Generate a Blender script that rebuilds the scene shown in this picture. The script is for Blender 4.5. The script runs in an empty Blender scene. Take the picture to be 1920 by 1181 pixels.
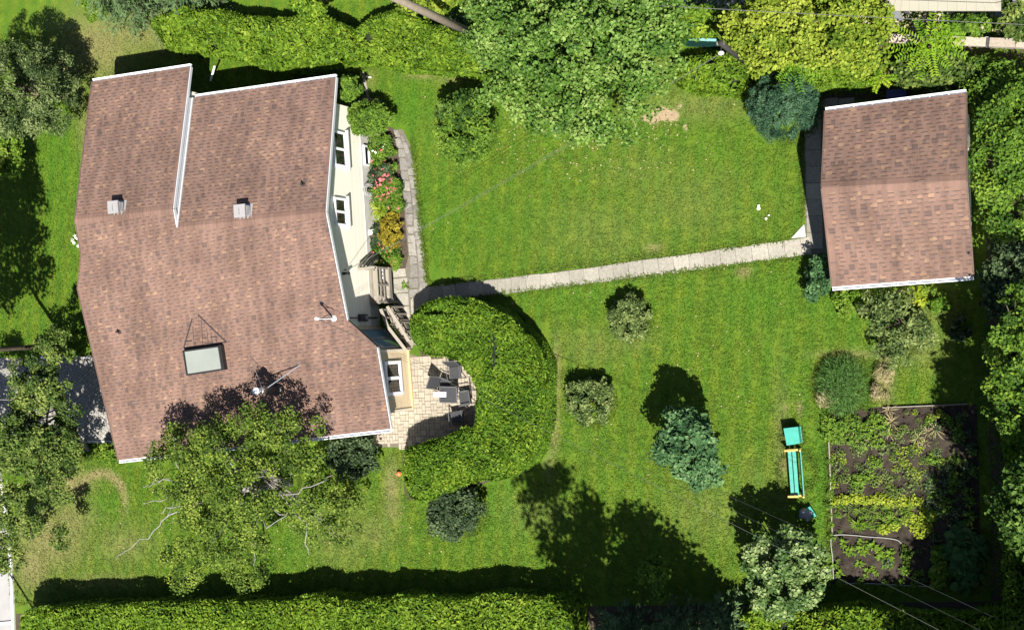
import bpy, math, random
import numpy as np
from mathutils import Vector
rng = np.random.default_rng(11)
random.seed(11)
sc = bpy.context.scene
COL = sc.collection
# ------------------------------------------------------------------ camera, sky, sun, exposure
FPX = 2650.0                       # focal length in pixels of a 1920 px wide frame
TILT = math.radians(22.17)
DIST = 55.2
RT = np.array([math.cos(TILT), 0, -math.sin(TILT)])
UP = np.array([0, 1.0, 0])
FW = np.array([-math.sin(TILT), 0, -math.cos(TILT)])
CAM = -FW * DIST
cd = bpy.data.cameras.new('camera'); cam = bpy.data.objects.new('camera', cd); COL.objects.link(cam)
cd.sensor_fit = 'HORIZONTAL'; cd.sensor_width = 36; cd.lens = FPX / 1920 * 36
cd.clip_start = 1; cd.clip_end = 2000
from mathutils import Matrix
cam.matrix_world = Matrix(((RT[0], UP[0], -FW[0], CAM[0]), (RT[1], UP[1], -FW[1], CAM[1]), (RT[2], UP[2], -FW[2], CAM[2]), (0, 0, 0, 1)))
sc.camera = cam
ELEV = math.radians(57.8); AZ = math.radians(40)
SUN = np.array([math.sin(AZ) * math.cos(ELEV), -math.cos(AZ) * math.cos(ELEV), math.sin(ELEV)])
w = bpy.data.worlds.new('World'); sc.world = w; w.use_nodes = True
wn = w.node_tree.nodes; wl = w.node_tree.links
bg = wn['Background']
st = wn.new('ShaderNodeTexSky'); st.sky_type = 'NISHITA'; st.sun_disc = False
st.sun_elevation = ELEV; st.sun_rotation = math.pi - AZ
wl.new(st.outputs[0], bg.inputs[0]); bg.inputs[1].default_value = 0.05
sd = bpy.data.lights.new('sun', 'SUN'); sd.energy = 5.0; sd.angle = math.radians(.5); sd.color = (1, .96, .89)
so = bpy.data.objects.new('sun', sd); COL.objects.link(so)
so.rotation_euler = Vector(SUN).to_track_quat('Z', 'Y').to_euler(); so.location = (20, -30, 80)
sc.view_settings.view_transform = 'Standard'; sc.view_settings.look = 'None'
sc.view_settings.exposure = 1.35; sc.view_settings.gamma = 1; sc.view_settings.use_curve_mapping = False
sc.render.engine = 'CYCLES'
sc.cycles.max_bounces = 6; sc.cycles.diffuse_bounces = 3; sc.cycles.transmission_bounces = 4; sc.cycles.transparent_max_bounces = 4

# ------------------------------------------------------------------ measuring: photograph pixel -> place
def P(px, py, h=0.0):
    d = FW * FPX + RT * (px - 960) + UP * (590.5 - py)
    return CAM + d * ((h - CAM[2]) / d[2])
def PV(pts, h=0.0):
    return [P(a, b, h) for a, b in pts]
def RP(px, py, pl):                # meeting with plane (point, normal)
    d = FW * FPX + RT * (px - 960) + UP * (590.5 - py)
    return CAM + d * (np.dot(pl[0] - CAM, pl[1]) / np.dot(d, pl[1]))
def nrm(v):
    v = np.asarray(v, float); return v / (np.linalg.norm(v) + 1e-12)
Z3 = np.array([0, 0, 1.0])

# ------------------------------------------------------------------ things, parts, tags
def tag(o, label=None, cat=None, group=None, kind=None):
    if label: o['label'] = label
    if cat: o['category'] = cat
    if group: o['group'] = group
    if kind: o['kind'] = kind
    return o
def thing(name, loc, label, cat, group=None):
    o = bpy.data.objects.new(name, None); o.empty_display_size = .2; COL.objects.link(o)
    o.location = tuple(float(v) for v in loc)
    return tag(o, label, cat, group)
def wloc(o):
    v = np.zeros(3)
    while o is not None:
        v += np.array(o.location); o = o.parent
    return v
def npmesh(name, co, faces_flat, sizes, mats, tint=None, matidx=None, smooth=False):
    m = bpy.data.meshes.new(name)
    co = np.asarray(co, np.float32)
    m.vertices.add(len(co)); m.vertices.foreach_set('co', co.ravel())
    ff = np.asarray(faces_flat, np.int32).ravel(); sizes = np.asarray(sizes, np.int32)
    m.loops.add(len(ff)); m.loops.foreach_set('vertex_index', ff)
    m.polygons.add(len(sizes))
    m.polygons.foreach_set('loop_start', np.concatenate(([0], np.cumsum(sizes)[:-1])).astype(np.int32))
    for mt in (mats if isinstance(mats, (list, tuple)) else [mats]): m.materials.append(mt)
    if matidx is not None: m.polygons.foreach_set('material_index', np.asarray(matidx, np.int32))
    m.polygons.foreach_set('use_smooth', np.full(len(sizes), bool(smooth)))
    m.update(calc_edges=True)
    if tint is not None:
        a = m.attributes.new('tint', 'FLOAT', 'POINT'); a.data.foreach_set('value', np.asarray(tint, np.float32))
    return m
def link(name, mesh, parent=None, loc=(0, 0, 0)):
    o = bpy.data.objects.new(name, mesh); COL.objects.link(o)
    o.parent = parent; o.location = tuple(float(v) for v in loc)
    return o
class MB:
    """collects faces in world coordinates, then builds ONE mesh object"""
    def __init__(s): s.v = []; s.f = []; s.t = []; s.m = []; s.tint = 0.5; s.mi = 0
    def add(s, vs, fs):
        b = len(s.v)
        s.v += [tuple(map(float, q)) for q in vs]; s.t += [s.tint] * len(vs)
        for f in fs: s.f.append([b + i for i in f]); s.m.append(s.mi)
        return s
    def box3(s, o, a, b, c):       # corner and three edge vectors
        o, a, b, c = (np.asarray(q, float) for q in (o, a, b, c))
        v = [o, o + a, o + a + b, o + b, o + c, o + a + c, o + a + b + c, o + b + c]
        f = [(0, 3, 2, 1), (4, 5, 6, 7), (0, 1, 5, 4), (1, 2, 6, 5), (2, 3, 7, 6), (3, 0, 4, 7)]
        if np.dot(np.cross(a, b), c) < 0: f = [q[::-1] for q in f]
        return s.add(v, f)
    def bar(s, p, q, wd, ht, up=Z3):   # a bar from p to q, wd wide, ht high, centred
        p = np.asarray(p, float); q = np.asarray(q, float); d = q - p
        side = np.cross(d, up)
        if np.linalg.norm(side) < 1e-6: side = np.cross(d, (1, 0, 0))
        side = nrm(side); u2 = nrm(np.cross(side, d))
        return s.box3(p - side * wd / 2 - u2 * ht / 2, d, side * wd, u2 * ht)
    def prism(s, poly, dz):        # top polygon (counter-clockwise from above), dz down; may be sloped
        poly = [np.asarray(q, float) for q in poly]; n = len(poly)
        ar = sum(poly[i][0] * poly[(i + 1) % n][1] - poly[(i + 1) % n][0] * poly[i][1] for i in range(n))
        if ar < 0: poly = poly[::-1]
        v = poly + [q - Z3 * dz for q in poly]
        f = [tuple(range(n)), tuple(range(2 * n - 1, n - 1, -1))] + [(i, i + n, (i + 1) % n + n, (i + 1) % n) for i in range(n)]
        return s.add(v, f)
    def tube(s, pts, rad, n=6, cap=True):
        pts = [np.asarray(q, float) for q in pts]
        if not hasattr(rad, '__len__'): rad = [rad] * len(pts)
        b = len(s.v); rings = []
        ref = np.array([.31, .77, .55])
        for i, p in enumerate(pts):
            d = nrm(pts[min(i + 1, len(pts) - 1)] - pts[max(i - 1, 0)])
            x = nrm(np.cross(d, ref)); y = np.cross(d, x)
            rings.append([p + (x * math.cos(2 * math.pi * k / n) + y * math.sin(2 * math.pi * k / n)) * rad[i] for k in range(n)])
        vs = [q for r in rings for q in r]
        fs = [(i * n + k, i * n + (k + 1) % n, (i + 1) * n + (k + 1) % n, (i + 1) * n + k) for i in range(len(pts) - 1) for k in range(n)]
        if cap: fs += [tuple(range(n - 1, -1, -1)), tuple((len(pts) - 1) * n + k for k in range(n))]
        return s.add(vs, fs)
    def disc(s, c, ax, r0, r1, length, n=16):   # frustum along ax
        ax = nrm(ax)
        return s.tube([np.asarray(c, float), np.asarray(c, float) + ax * length], [r0, r1], n)
    def ball(s, c, r, nu=8, nv=5):
        c = np.asarray(c, float); r = np.asarray(r, float) * np.ones(3)
        vs = [c + r * (0, 0, 1)]; fs = []
        for j in range(1, nv):
            for k in range(nu):
                a = math.pi * j / nv; t = 2 * math.pi * k / nu
                vs.append(c + r * (math.sin(a) * math.cos(t), math.sin(a) * math.sin(t), math.cos(a)))
        vs.append(c - r * (0, 0, 1))
        for k in range(nu): fs.append((0, 1 + k, 1 + (k + 1) % nu))
        for j in range(nv - 2):
            for k in range(nu):
                a = 1 + j * nu + k; b2 = 1 + j * nu + (k + 1) % nu
                fs.append((a, a + nu, b2 + nu, b2))
        L = len(vs) - 1
        for k in range(nu): fs.append((L, 1 + (nv - 2) * nu + (k + 1) % nu, 1 + (nv - 2) * nu + k))
        return s.add(vs, fs)
    def build(s, name, mats, parent=None, smooth=False, origin=None):
        off = wloc(parent) if parent is not None else (np.zeros(3) if origin is None else np.asarray(origin, float))
        co = np.array(s.v) - off
        m = npmesh(name, co, [i for f in s.f for i in f], [len(f) for f in s.f], mats, s.t, s.m, smooth)
        return link(name, m, parent, (0, 0, 0) if parent is not None else off)

# ------------------------------------------------------------------ materials (procedural)
def new_mat(name):
    m = bpy.data.materials.new(name); m.use_nodes = True
    nt = m.node_tree; b = nt.nodes['Principled BSDF']
    return m, nt, b
def N(nt, typ, **kw):
    n = nt.nodes.new(typ)
    for k, v in kw.items():
        if k in n.inputs: n.inputs[k].default_value = v
        else: setattr(n, k, v)
    return n
def ramp(nt, src, stops):
    r = nt.nodes.new('ShaderNodeValToRGB'); e = r.color_ramp.elements
    while len(e) < len(stops): e.new(.5)
    for el, (p, c) in zip(e, stops): el.position = p; el.color = (*c, 1)
    nt.links.new(src, r.inputs[0]); return r.outputs[0]
def mixc(nt, f, a, b, mode='MIX'):
    m = nt.nodes.new('ShaderNodeMix'); m.data_type = 'RGBA'; m.blend_type = mode
    for s_, v in ((m.inputs[0], f), (m.inputs[6], a), (m.inputs[7], b)):
        if isinstance(v, (int, float)): s_.default_value = v
        elif isinstance(v, tuple): s_.default_value = (*v, 1)
        else: nt.links.new(v, s_)
    return m.outputs[2]
def mth(nt, op, a, b=0.5, clamp=False):
    m = nt.nodes.new('ShaderNodeMath'); m.operation = op; m.use_clamp = clamp
    for s_, v in ((m.inputs[0], a), (m.inputs[1], b)):
        if isinstance(v, (int, float)): s_.default_value = v
        else: nt.links.new(v, s_)
    return m.outputs[0]
def pos(nt):
    return nt.nodes.new('ShaderNodeNewGeometry').outputs['Position']
def noise(nt, scale, detail=3, rough=.55, vec=None):
    n = N(nt, 'ShaderNodeTexNoise', Scale=scale, Detail=detail, Roughness=rough)
    nt.links.new(vec if vec is not None else pos(nt), n.inputs['Vector']); return n.outputs['Fac']
def attr(nt, name):
    a = nt.nodes.new('ShaderNodeAttribute'); a.attribute_name = name; return a.outputs['Fac']
def bump(nt, bs, h, strength=.3, dist=.02):
    b = N(nt, 'ShaderNodeBump', Strength=strength, Distance=dist)
    nt.links.new(h, b.inputs['Height']); nt.links.new(b.outputs[0], bs.inputs['Normal'])
def plain(name, col, rough=.6, var=.25, scale=6, metal=0, spec=.4, bmp=0, fine=60):
    m, nt, b = new_mat(name)
    f = noise(nt, scale, 4)
    f2 = noise(nt, fine, 2)
    d = tuple(c * (1 - var) for c in col); l = tuple(min(1, c * (1 + var * .6)) for c in col)
    c = ramp(nt, mth(nt, 'ADD', mth(nt, 'MULTIPLY', f, .6), mth(nt, 'MULTIPLY', f2, .4)), [(.3, d), (.7, l)])
    nt.links.new(c, b.inputs['Base Color'])
    b.inputs['Roughness'].default_value = rough; b.inputs['Metallic'].default_value = metal
    b.inputs['Specular IOR Level'].default_value = spec
    if bmp: bump(nt, b, f2, bmp, .01)
    return m
def tinted(name, stops, rough=.8, grain=40, gv=.35, spec=.25, bmp=.2, patch=0.0, streak=0.0):
    """colour from the per-piece tint attribute, with grain and soft large patches"""
    m, nt, b = new_mat(name)
    c = ramp(nt, attr(nt, 'tint'), stops)
    g = noise(nt, grain, 3)
    gg = ramp(nt, g, [(.25, (1 - gv,) * 3), (.75, (1 + gv * .5,) * 3)])
    c = mixc(nt, 1.0, c, gg, 'MULTIPLY')
    if streak:
        mp = N(nt, 'ShaderNodeMapping'); mp.inputs['Scale'].default_value = (2.6, .35, .35); nt.links.new(pos(nt), mp.inputs[0])
        s_ = ramp(nt, noise(nt, 1.0, 5, .7, mp.outputs[0]), [(.38, (1 - streak,) * 3), (.60, (1.05,) * 3)])
        c = mixc(nt, 1.0, c, s_, 'MULTIPLY')
    if patch:
        q = ramp(nt, noise(nt, .55, 4, .6), [(.35, (1 - patch,) * 3), (.65, (1 + patch * .4,) * 3)])
        c = mixc(nt, 1.0, c, q, 'MULTIPLY')
    nt.links.new(c, b.inputs['Base Color'])
    b.inputs['Roughness'].default_value = rough; b.inputs['Specular IOR Level'].default_value = spec
    if bmp: bump(nt, b, g, bmp, .008)
    return m
def leafmat(name, dark, mid, light, trans=.22, rough=.6, spec=.12):
    m, nt, b = new_mat(name)
    t = attr(nt, 'tint')
    c = ramp(nt, t, [(.0, dark), (.5, mid), (1., light)])
    b.inputs['Roughness'].default_value = rough; b.inputs['Specular IOR Level'].default_value = spec
    nt.links.new(c, b.inputs['Base Color'])
    tr = N(nt, 'ShaderNodeBsdfTranslucent'); nt.links.new(mixc(nt, 1.0, c, (1.05, 1.15, .45), 'MULTIPLY'), tr.inputs[0])
    mx = N(nt, 'ShaderNodeMixShader'); mx.inputs[0].default_value = trans * .6
    out = nt.nodes['Material Output']
    nt.links.new(b.outputs[0], mx.inputs[1]); nt.links.new(tr.outputs[0], mx.inputs[2]); nt.links.new(mx.outputs[0], out.inputs[0])
    return m
M = {}
M['shingle'] = tinted('asphalt_shingle', [(0, (.066, .047, .041)), (.3, (.128, .084, .069)), (.55, (.164, .100, .077)), (.8, (.180, .110, .082)), (1, (.228, .142, .094))], .9, 55, .25, .2, .12, .20, .22)
M['roofdeck'] = plain('roof_underlay', (.10, .065, .05), .9)
M['white'] = plain('white_painted_metal', (.74, .75, .76), .4, .06, 2, 0, .5)
M['trim'] = plain('grey_white_trim', (.40, .41, .43), .45, .08, 2, 0, .4)
M['gutter'] = plain('white_gutter_enamel', (.70, .71, .72), .35, .10, 1.5, 0, .5)
M['siding'] = tinted('cream_siding', [(0, (.68, .635, .53)), (1, (.75, .705, .60))], .55, 9, .06, .4, 0)
M['wallcore'] = plain('wall_sheathing', (.55, .50, .40), .8)
M['tan'] = tinted('tan_siding', [(0, (.52, .42, .27)), (1, (.61, .50, .33))], .6, 12, .12, .4, 0)
M['foundation'] = plain('grey_foundation', (.42, .41, .37), .85, .2, 3, 0, .3, .2)
M['glass'] = plain('window_glass', (.012, .013, .012), .04, .1, 1, 0, .6)
M['sky_glass'] = plain('patio_door_glass', (.16, .26, .34), .08, .1, 2, 0, .8)  # reflected sky put into the blue base colour
M['frost'] = plain('skylight_dome', (.185, .20, .178), .22, .12, 1.2, 0, .6)
M['black'] = plain('black_metal', (.012, .012, .013), .45, .3, 8)
M['tar'] = plain('roof_tar', (.022, .018, .018), .8, .3, 20)
M['ventgrey'] = plain('vent_grey_metal', (.23, .22, .22), .5, .12, 5)
M['steel'] = plain('stainless_pipe', (.55, .55, .55), .3, .1, 8, .8)
M['darksteel'] = plain('dark_steel', (.07, .065, .065), .45, .2, 10, .5)
M['deck'] = tinted('deck_stain', [(0, (.155, .135, .108)), (1, (.235, .208, .168))], .75, 25, .2, .3, .15)
M['greywood'] = tinted('weathered_wood', [(0, (.17, .155, .13)), (1, (.30, .27, .22))], .85, 30, .3, .2, .2)
M['concrete'] = tinted('concrete_slab', [(0, (.195, .180, .148)), (1, (.285, .265, .218))], .9, 14, .28, .25, .2, .12)
M['flag'] = tinted('flagstone', [(0, (.140, .130, .115)), (1, (.225, .210, .182))], .9, 9, .35, .25, .25, .15)
M['paver'] = tinted('patio_paver', [(0, (.25, .215, .165)), (1, (.34, .295, .225))], .9, 20, .25, .25, .2, .1)
M['drivepaver'] = tinted('driveway_paver', [(0, (.19, .18, .165)), (1, (.30, .285, .255))], .9, 20, .3, .25, .2)
M['joint'] = plain('sandy_joint', (.115, .10, .075), .95, .4, 12)
M['asphalt'] = plain('asphalt', (.055, .056, .058), .95, .3, 4, 0, .2, .3, 90)
M['sidewalk'] = plain('pale_sidewalk', (.26, .25, .245), .9, .15, 2, 0, .25, .15)
M['kerb'] = plain('kerb_concrete', (.46, .45, .43), .85, .12, 4)
M['soil'] = plain('garden_soil', (.036, .028, .022), .97, .6, 3, 0, .1, 1.0, 18)
M['twig'] = plain('pale_twigs', (.17, .155, .13), .85, .3, 7)
M['bark'] = plain('bark', (.075, .058, .042), .95, .45, 9, 0, .2, .6, 40)
M['birchbark'] = plain('birch_bark', (.21, .20, .18), .8, .4, 5, 0, .3, .2, 18)
M['polewood'] = plain('pole_wood', (.20, .165, .125), .9, .3, 5, 0, .2, .3, 40)
M['darkwood'] = plain('dark_pole', (.022, .021, .018), .85, .3, 5)
M['wire'] = plain('cable', (.085, .09, .075), .55, .1, 3)
M['blackwire'] = plain('black_cable', (.03, .03, .03), .5, .1, 3)
M['teal'] = plain('teal_paint', (.030, .255, .200), .6, .22, 5, 0, .4)
M['bench'] = plain('bench_green', (.045, .26, .205), .6, .22, 6, 0, .4)
M['ochre'] = plain('ochre_plastic', (.55, .36, .10), .5, .1, 6)
M['binliner'] = plain('grey_plastic_bag', (.21, .22, .25), .4, .25, 8)
M['chair'] = plain('charcoal_chair_mesh', (.030, .031, .033), .6, .25, 12)
M['chairframe'] = plain('grey_chair_frame', (.085, .085, .088), .4, .2, 12)
M['hose'] = plain('white_hose', (.24, .24, .225), .6, .25, 8)
M['orange'] = plain('coral_plastic', (.55, .13, .05), .5, .1, 6)
M['blue'] = plain('blue_plastic', (.02, .025, .16), .4, .15, 6)
M['beigeroof'] = plain('beige_metal_roof', (.25, .235, .185), .55, .06, 2)
M['sand'] = plain('sandy_patio', (.36, .295, .21), .95, .25, 5, 0, .2, .3)
M['screen'] = plain('grey_screen', (.12, .125, .135), .6, .15, 4)
M['capstone'] = tinted('cap_block', [(0, (.26, .22, .175)), (1, (.36, .30, .24))], .9, 16, .25, .2, .2)
M['greenpanel'] = plain('dark_green_panel', (.006, .045, .038), .5, .25, 8)
M['tealrail'] = plain('teal_rail', (.14, .30, .29), .45, .1, 6)
M['lilac'] = plain('lilac_plastic', (.30, .24, .36), .5, .1, 6)
M['white_dot'] = plain('chalk_white', (.75, .73, .66), .7, .08, 8)
M['mulch'] = plain('mulch', (.06, .045, .032), .95, .5, 8, 0, .2, .5, 40)
# foliage: dark, mid, light
M['cedar'] = leafmat('cedar_sprays', (.018, .048, .004), (.066, .132, .008), (.172, .238, .020), .25)
M['cedar_core'] = plain('cedar_inner', (.010, .017, .004), .95, .5, 8)  # near-black, so gaps between the sprays look like deep shade
M['cedar_bright'] = leafmat('bright_cedar_sprays', (.026, .062, .005), (.086, .154, .010), (.178, .238, .022), .25)
M['maple'] = leafmat('maple_leaves', (.020, .056, .006), (.066, .134, .015), (.155, .225, .050), .25, .55, .2)
M['lilac_bush'] = leafmat('yellow_green_leaves', (.045, .085, .006), (.125, .175, .014), (.225, .260, .032), .22)
M['birch'] = leafmat('birch_leaves', (.020, .042, .004), (.064, .108, .013), (.160, .205, .030), .22)
M['olive'] = leafmat('olive_leaves', (.016, .036, .006), (.056, .092, .015), (.145, .180, .040), .2)
M['pine'] = leafmat('pine_needles', (.014, .030, .008), (.052, .080, .022), (.150, .185, .068), .12)
M['bluespruce'] = leafmat('blue_spruce_needles', (.012, .034, .012), (.036, .088, .030), (.096, .170, .062), .12)
M['greyspruce'] = leafmat('grey_spruce_needles', (.018, .038, .013), (.046, .086, .030), (.096, .148, .055), .1)
M['rose'] = leafmat('dull_shrub_leaves', (.022, .042, .010), (.070, .104, .026), (.165, .200, .065), .18)
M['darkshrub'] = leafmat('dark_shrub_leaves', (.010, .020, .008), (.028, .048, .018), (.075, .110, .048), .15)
M['midgreen'] = leafmat('mid_green_leaves', (.022, .055, .006), (.065, .125, .012), (.130, .200, .022), .25)
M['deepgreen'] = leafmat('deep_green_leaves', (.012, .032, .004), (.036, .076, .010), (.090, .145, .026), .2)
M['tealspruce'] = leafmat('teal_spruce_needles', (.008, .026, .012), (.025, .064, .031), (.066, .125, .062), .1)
M['bright'] = leafmat('fresh_green_leaves', (.036, .086, .006), (.082, .150, .012), (.150, .205, .028), .28)
M['palegreen'] = leafmat('pale_green_leaves', (.020, .052, .010), (.085, .140, .036), (.215, .270, .105), .2, .5, .2)
M['golden'] = leafmat('golden_leaves', (.085, .075, .006), (.165, .130, .010), (.250, .200, .020), .2)
M['lime'] = leafmat('lime_leaves', (.080, .130, .008), (.170, .215, .014), (.270, .300, .035), .25)
M['pink'] = leafmat('pink_petals', (.30, .05, .06), (.45, .12, .12), (.55, .22, .22), .15)
M['whitepetal'] = leafmat('white_petals', (.55, .55, .48), (.65, .65, .58), (.72, .72, .66), .15)
M['sumac'] = leafmat('sumac_leaflets', (.045, .115, .005), (.100, .190, .008), (.185, .255, .012), .3)
M['fern'] = leafmat('asparagus_fern', (.024, .066, .012), (.055, .125, .026), (.105, .180, .045), .2)
M['straw'] = leafmat('dry_straw', (.12, .10, .05), (.22, .18, .09), (.34, .29, .16), .15)
M['squash'] = leafmat('squash_leaves', (.016, .050, .012), (.035, .090, .022), (.070, .130, .035), .2)
# ------------------------------------------------------------------ foliage tools
def unit(n):
    v = rng.normal(size=(n, 3)); return v / np.linalg.norm(v, axis=1, keepdims=True)
def vn(v): return v / (np.linalg.norm(v, axis=1, keepdims=True) + 1e-9)
def leaves_mesh(name, c, n, L, W, tint, mat, fold=.12, along=None, off=None):
    """one folded diamond per leaf: centre c, normal n, length L, width W"""
    k = len(c)
    L = np.ones(k) * L; W = np.ones(k) * W
    t = unit(k) if along is None else along
    t = vn(t - n * np.sum(t * n, 1, keepdims=True)); b = np.cross(n, t)
    Lc = L[:, None]; Wc = W[:, None]
    v = np.empty((k, 4, 3))
    v[:, 0] = c - t * Lc * .5
    v[:, 1] = c + b * Wc * .5 + n * Wc * fold
    v[:, 2] = c + t * Lc * .5
    v[:, 3] = c - b * Wc * .5 + n * Wc * fold
    if off is not None: v -= np.asarray(off)
    return npmesh(name, v.reshape(-1, 3), np.arange(4 * k), np.full(k, 4), mat, np.repeat(np.clip(tint, 0, 1), 4))
def crown_points(ells, nclump, rc, per, shell=.55, up=.35, flat=.75, low=-.35):
    """leaves gathered in clumps that sit on and inside ellipsoids [(centre, radii)]"""
    vol = np.array([e[1][0] * e[1][1] for e in ells]); cnt = np.maximum(3, (nclump * vol / vol.sum()).astype(int))
    C_, N_, T_, cc = [], [], [], []
    for (ce, ra), k in zip(ells, cnt):
        d = unit(k * 3); d = d[d[:, 2] > low][:k]
        r = (shell + (1 - shell) * rng.random(len(d)) ** .6)[:, None]
        cen = np.asarray(ce) + d * np.asarray(ra) * r
        size = rc * (.6 + .7 * rng.random(len(d)))
        tn = np.clip(.5 + .22 * rng.normal(size=len(d)), 0, 1)
        for j in range(len(d)):
            m = max(4, int(per * (size[j] / rc) ** 2))
            q = unit(m); q[:, 2] = np.where(q[:, 2] < -.35, -q[:, 2], q[:, 2])
            p = cen[j] + q * np.array([1, 1, flat]) * size[j] * (.45 + .6 * rng.random((m, 1)))
            C_.append(p); N_.append(vn(q * .55 + np.array([0, 0, up + .15]) + .85 * unit(m) + d[j] * .2))
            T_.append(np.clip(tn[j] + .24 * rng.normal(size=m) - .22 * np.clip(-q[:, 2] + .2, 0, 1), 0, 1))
        cc.append(cen)
    return np.concatenate(C_), np.concatenate(N_), np.concatenate(T_), np.concatenate(cc)
def trunk_limbs(base, ells, targets, r0, nl, bark_bend=.25, fork=.45):
    mb = MB()
    top = np.asarray(ells[0][0]) + np.array([0, 0, ells[0][1][2] * .4])
    base = np.asarray(base, float)
    pts = [base - Z3 * .1]
    for f in (.25, .5, .75, 1): pts.append(base + (top - base) * f + np.append(rng.normal(size=2) * bark_bend * .3, 0))
    mb.tube(pts, [r0 * 1.25, r0, r0 * .8, r0 * .5, r0 * .2], 8)
    idx = rng.choice(len(targets), min(nl, len(targets)), replace=False)
    for i in idx:
        e = targets[i]; f = fork + .4 * rng.random(); s = pts[1] + (pts[4] - pts[1]) * f * .8
        mid = s * .45 + e * .55 + np.array([0, 0, -.12 * np.linalg.norm(e - s)]) + rng.normal(size=3) * bark_bend * .4
        mb.tube([s, mid, e], [r0 * .42, r0 * .25, r0 * .08], 5)
    return mb
def plant_thing(name, base, ells, nclump, rc, per, L, W, mat, label, cat='tree', bark='bark', r0=.12, nl=14, group=None, shell=.55, part='crown', up=.35, extra=None, trunkname='trunk'):
    base = np.asarray(base, float)
    t = thing(name, base, label, cat, group)
    c, n, ti, cc = crown_points(ells, nclump, rc, per, shell, up)
    keep = c[:, 2] > .03
    c, n, ti = c[keep], n[keep], ti[keep]
    k = len(c)
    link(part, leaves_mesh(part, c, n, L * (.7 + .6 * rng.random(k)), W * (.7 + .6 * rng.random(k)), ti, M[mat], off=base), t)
    if r0: trunk_limbs(base, ells, cc, r0, nl).build(trunkname, M[bark], t, smooth=True)
    return t
def conifer(name, base, H, R, mat, label, z0=.25, levels=16, per=13, L=.2, W=.07, droop=.25, cat='tree', group=None, lean=(0, 0), puff=0, prof=.85, twig=24):
    base = np.asarray(base, float); t = thing(name, base, label, cat, group)
    mb = MB(); mb.tube([base - Z3 * .1, base + Z3 * H * .5, base + Z3 * H * .97], [R * .07, R * .045, .012], 7)
    Cs, Ns, As, Ts = [], [], [], []
    for lv in range(levels):
        f = (lv + .5) / levels; z = z0 + (H - z0) * f
        r = R * (1 - f) ** prof + .12
        nb = max(4, int(per * (.45 + .55 * (1 - f))))
        for b in range(nb):
            a = 2 * math.pi * (b + rng.random() * .8) / nb + lv * 2.4
            rr = r * (.72 + .36 * rng.random()); d = np.array([math.cos(a), math.sin(a), 0])
            p0 = base + Z3 * z; p1 = p0 + d * rr + Z3 * (rr * (.18 - droop) + .1 * rng.normal())
            if rr > .5: mb.tube([p0, p1], [.022, .006], 3, False)
            m = max(6, int(twig * rr))
            s = (.12 + .9 * rng.random(m)) [:, None]
            side = np.cross(d, Z3); sw = (rng.random((m, 1)) * 2 - 1)
            wd = .30 * rr * (1.05 - s) + .05 + puff * .22
            q = p0 + (p1 - p0) * s + side * sw * wd + np.array([0, 0, 1]) * (rng.random((m, 1)) - .35) * (.10 + puff * .5)
            al = vn(d * .8 + side * sw * .8 + np.array([0, 0, .18 + puff * .6]) + .35 * unit(m))
            Cs.append(q); As.append(al); Ns.append(vn(np.array([0, 0, 1.0]) + .5 * unit(m)))
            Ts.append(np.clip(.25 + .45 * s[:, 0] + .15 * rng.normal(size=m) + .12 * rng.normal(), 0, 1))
    c = np.concatenate(Cs); k = len(c)
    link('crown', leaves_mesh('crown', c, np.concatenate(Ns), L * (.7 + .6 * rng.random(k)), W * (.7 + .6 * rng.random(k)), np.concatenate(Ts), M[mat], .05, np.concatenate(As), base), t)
    mb.build('trunk', M['bark'], t, smooth=True)
    return t
def poly_dist(pts, poly):
    """signed distance (positive inside) of 2D points to a polygon"""
    pts = np.asarray(pts)[:, :2]; poly = np.asarray(poly)[:, :2]
    n = len(poly); best = np.full(len(pts), 1e9); inside = np.zeros(len(pts), bool)
    for i in range(n):
        a, b = poly[i], poly[(i + 1) % n]; e = b - a
        t = np.clip(((pts - a) @ e) / (e @ e + 1e-12), 0, 1)
        best = np.minimum(best, np.linalg.norm(pts - a - t[:, None] * e, axis=1))
        c = (a[1] > pts[:, 1]) != (b[1] > pts[:, 1])
        xi = a[0] + (pts[:, 1] - a[1]) / (b[1] - a[1] + 1e-12) * e[0]
        inside ^= c & (pts[:, 0] < xi)
    return np.where(inside, best, -best)
def vnoise(x, y, s, seed=0):
    """smooth value noise 0..1"""
    r = np.random.default_rng(900 + seed); g = r.random((64, 64))
    u = (np.asarray(x) * s) % 63; v = (np.asarray(y) * s) % 63
    i = u.astype(int); j = v.astype(int); fu = u - i; fv = v - j
    fu = fu * fu * (3 - 2 * fu); fv = fv * fv * (3 - 2 * fv)
    i1 = (i + 1) % 64; j1 = (j + 1) % 64
    return (g[i, j] * (1 - fu) + g[i1, j] * fu) * (1 - fv) + (g[i, j1] * (1 - fu) + g[i1, j1] * fu) * fv
def smooth_poly(poly, k=6):
    """closed Catmull-Rom through the corners"""
    p = np.asarray(poly, float); n = len(p); out = []
    for i in range(n):
        a, b, c, d = p[i - 1], p[i], p[(i + 1) % n], p[(i + 2) % n]
        for t in np.arange(k) / k:
            out.append(.5 * ((2 * b) + (-a + c) * t + (2 * a - 5 * b + 4 * c - d) * t * t + (-a + 3 * b - 3 * c + d) * t ** 3))
    return np.array(out)
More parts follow.
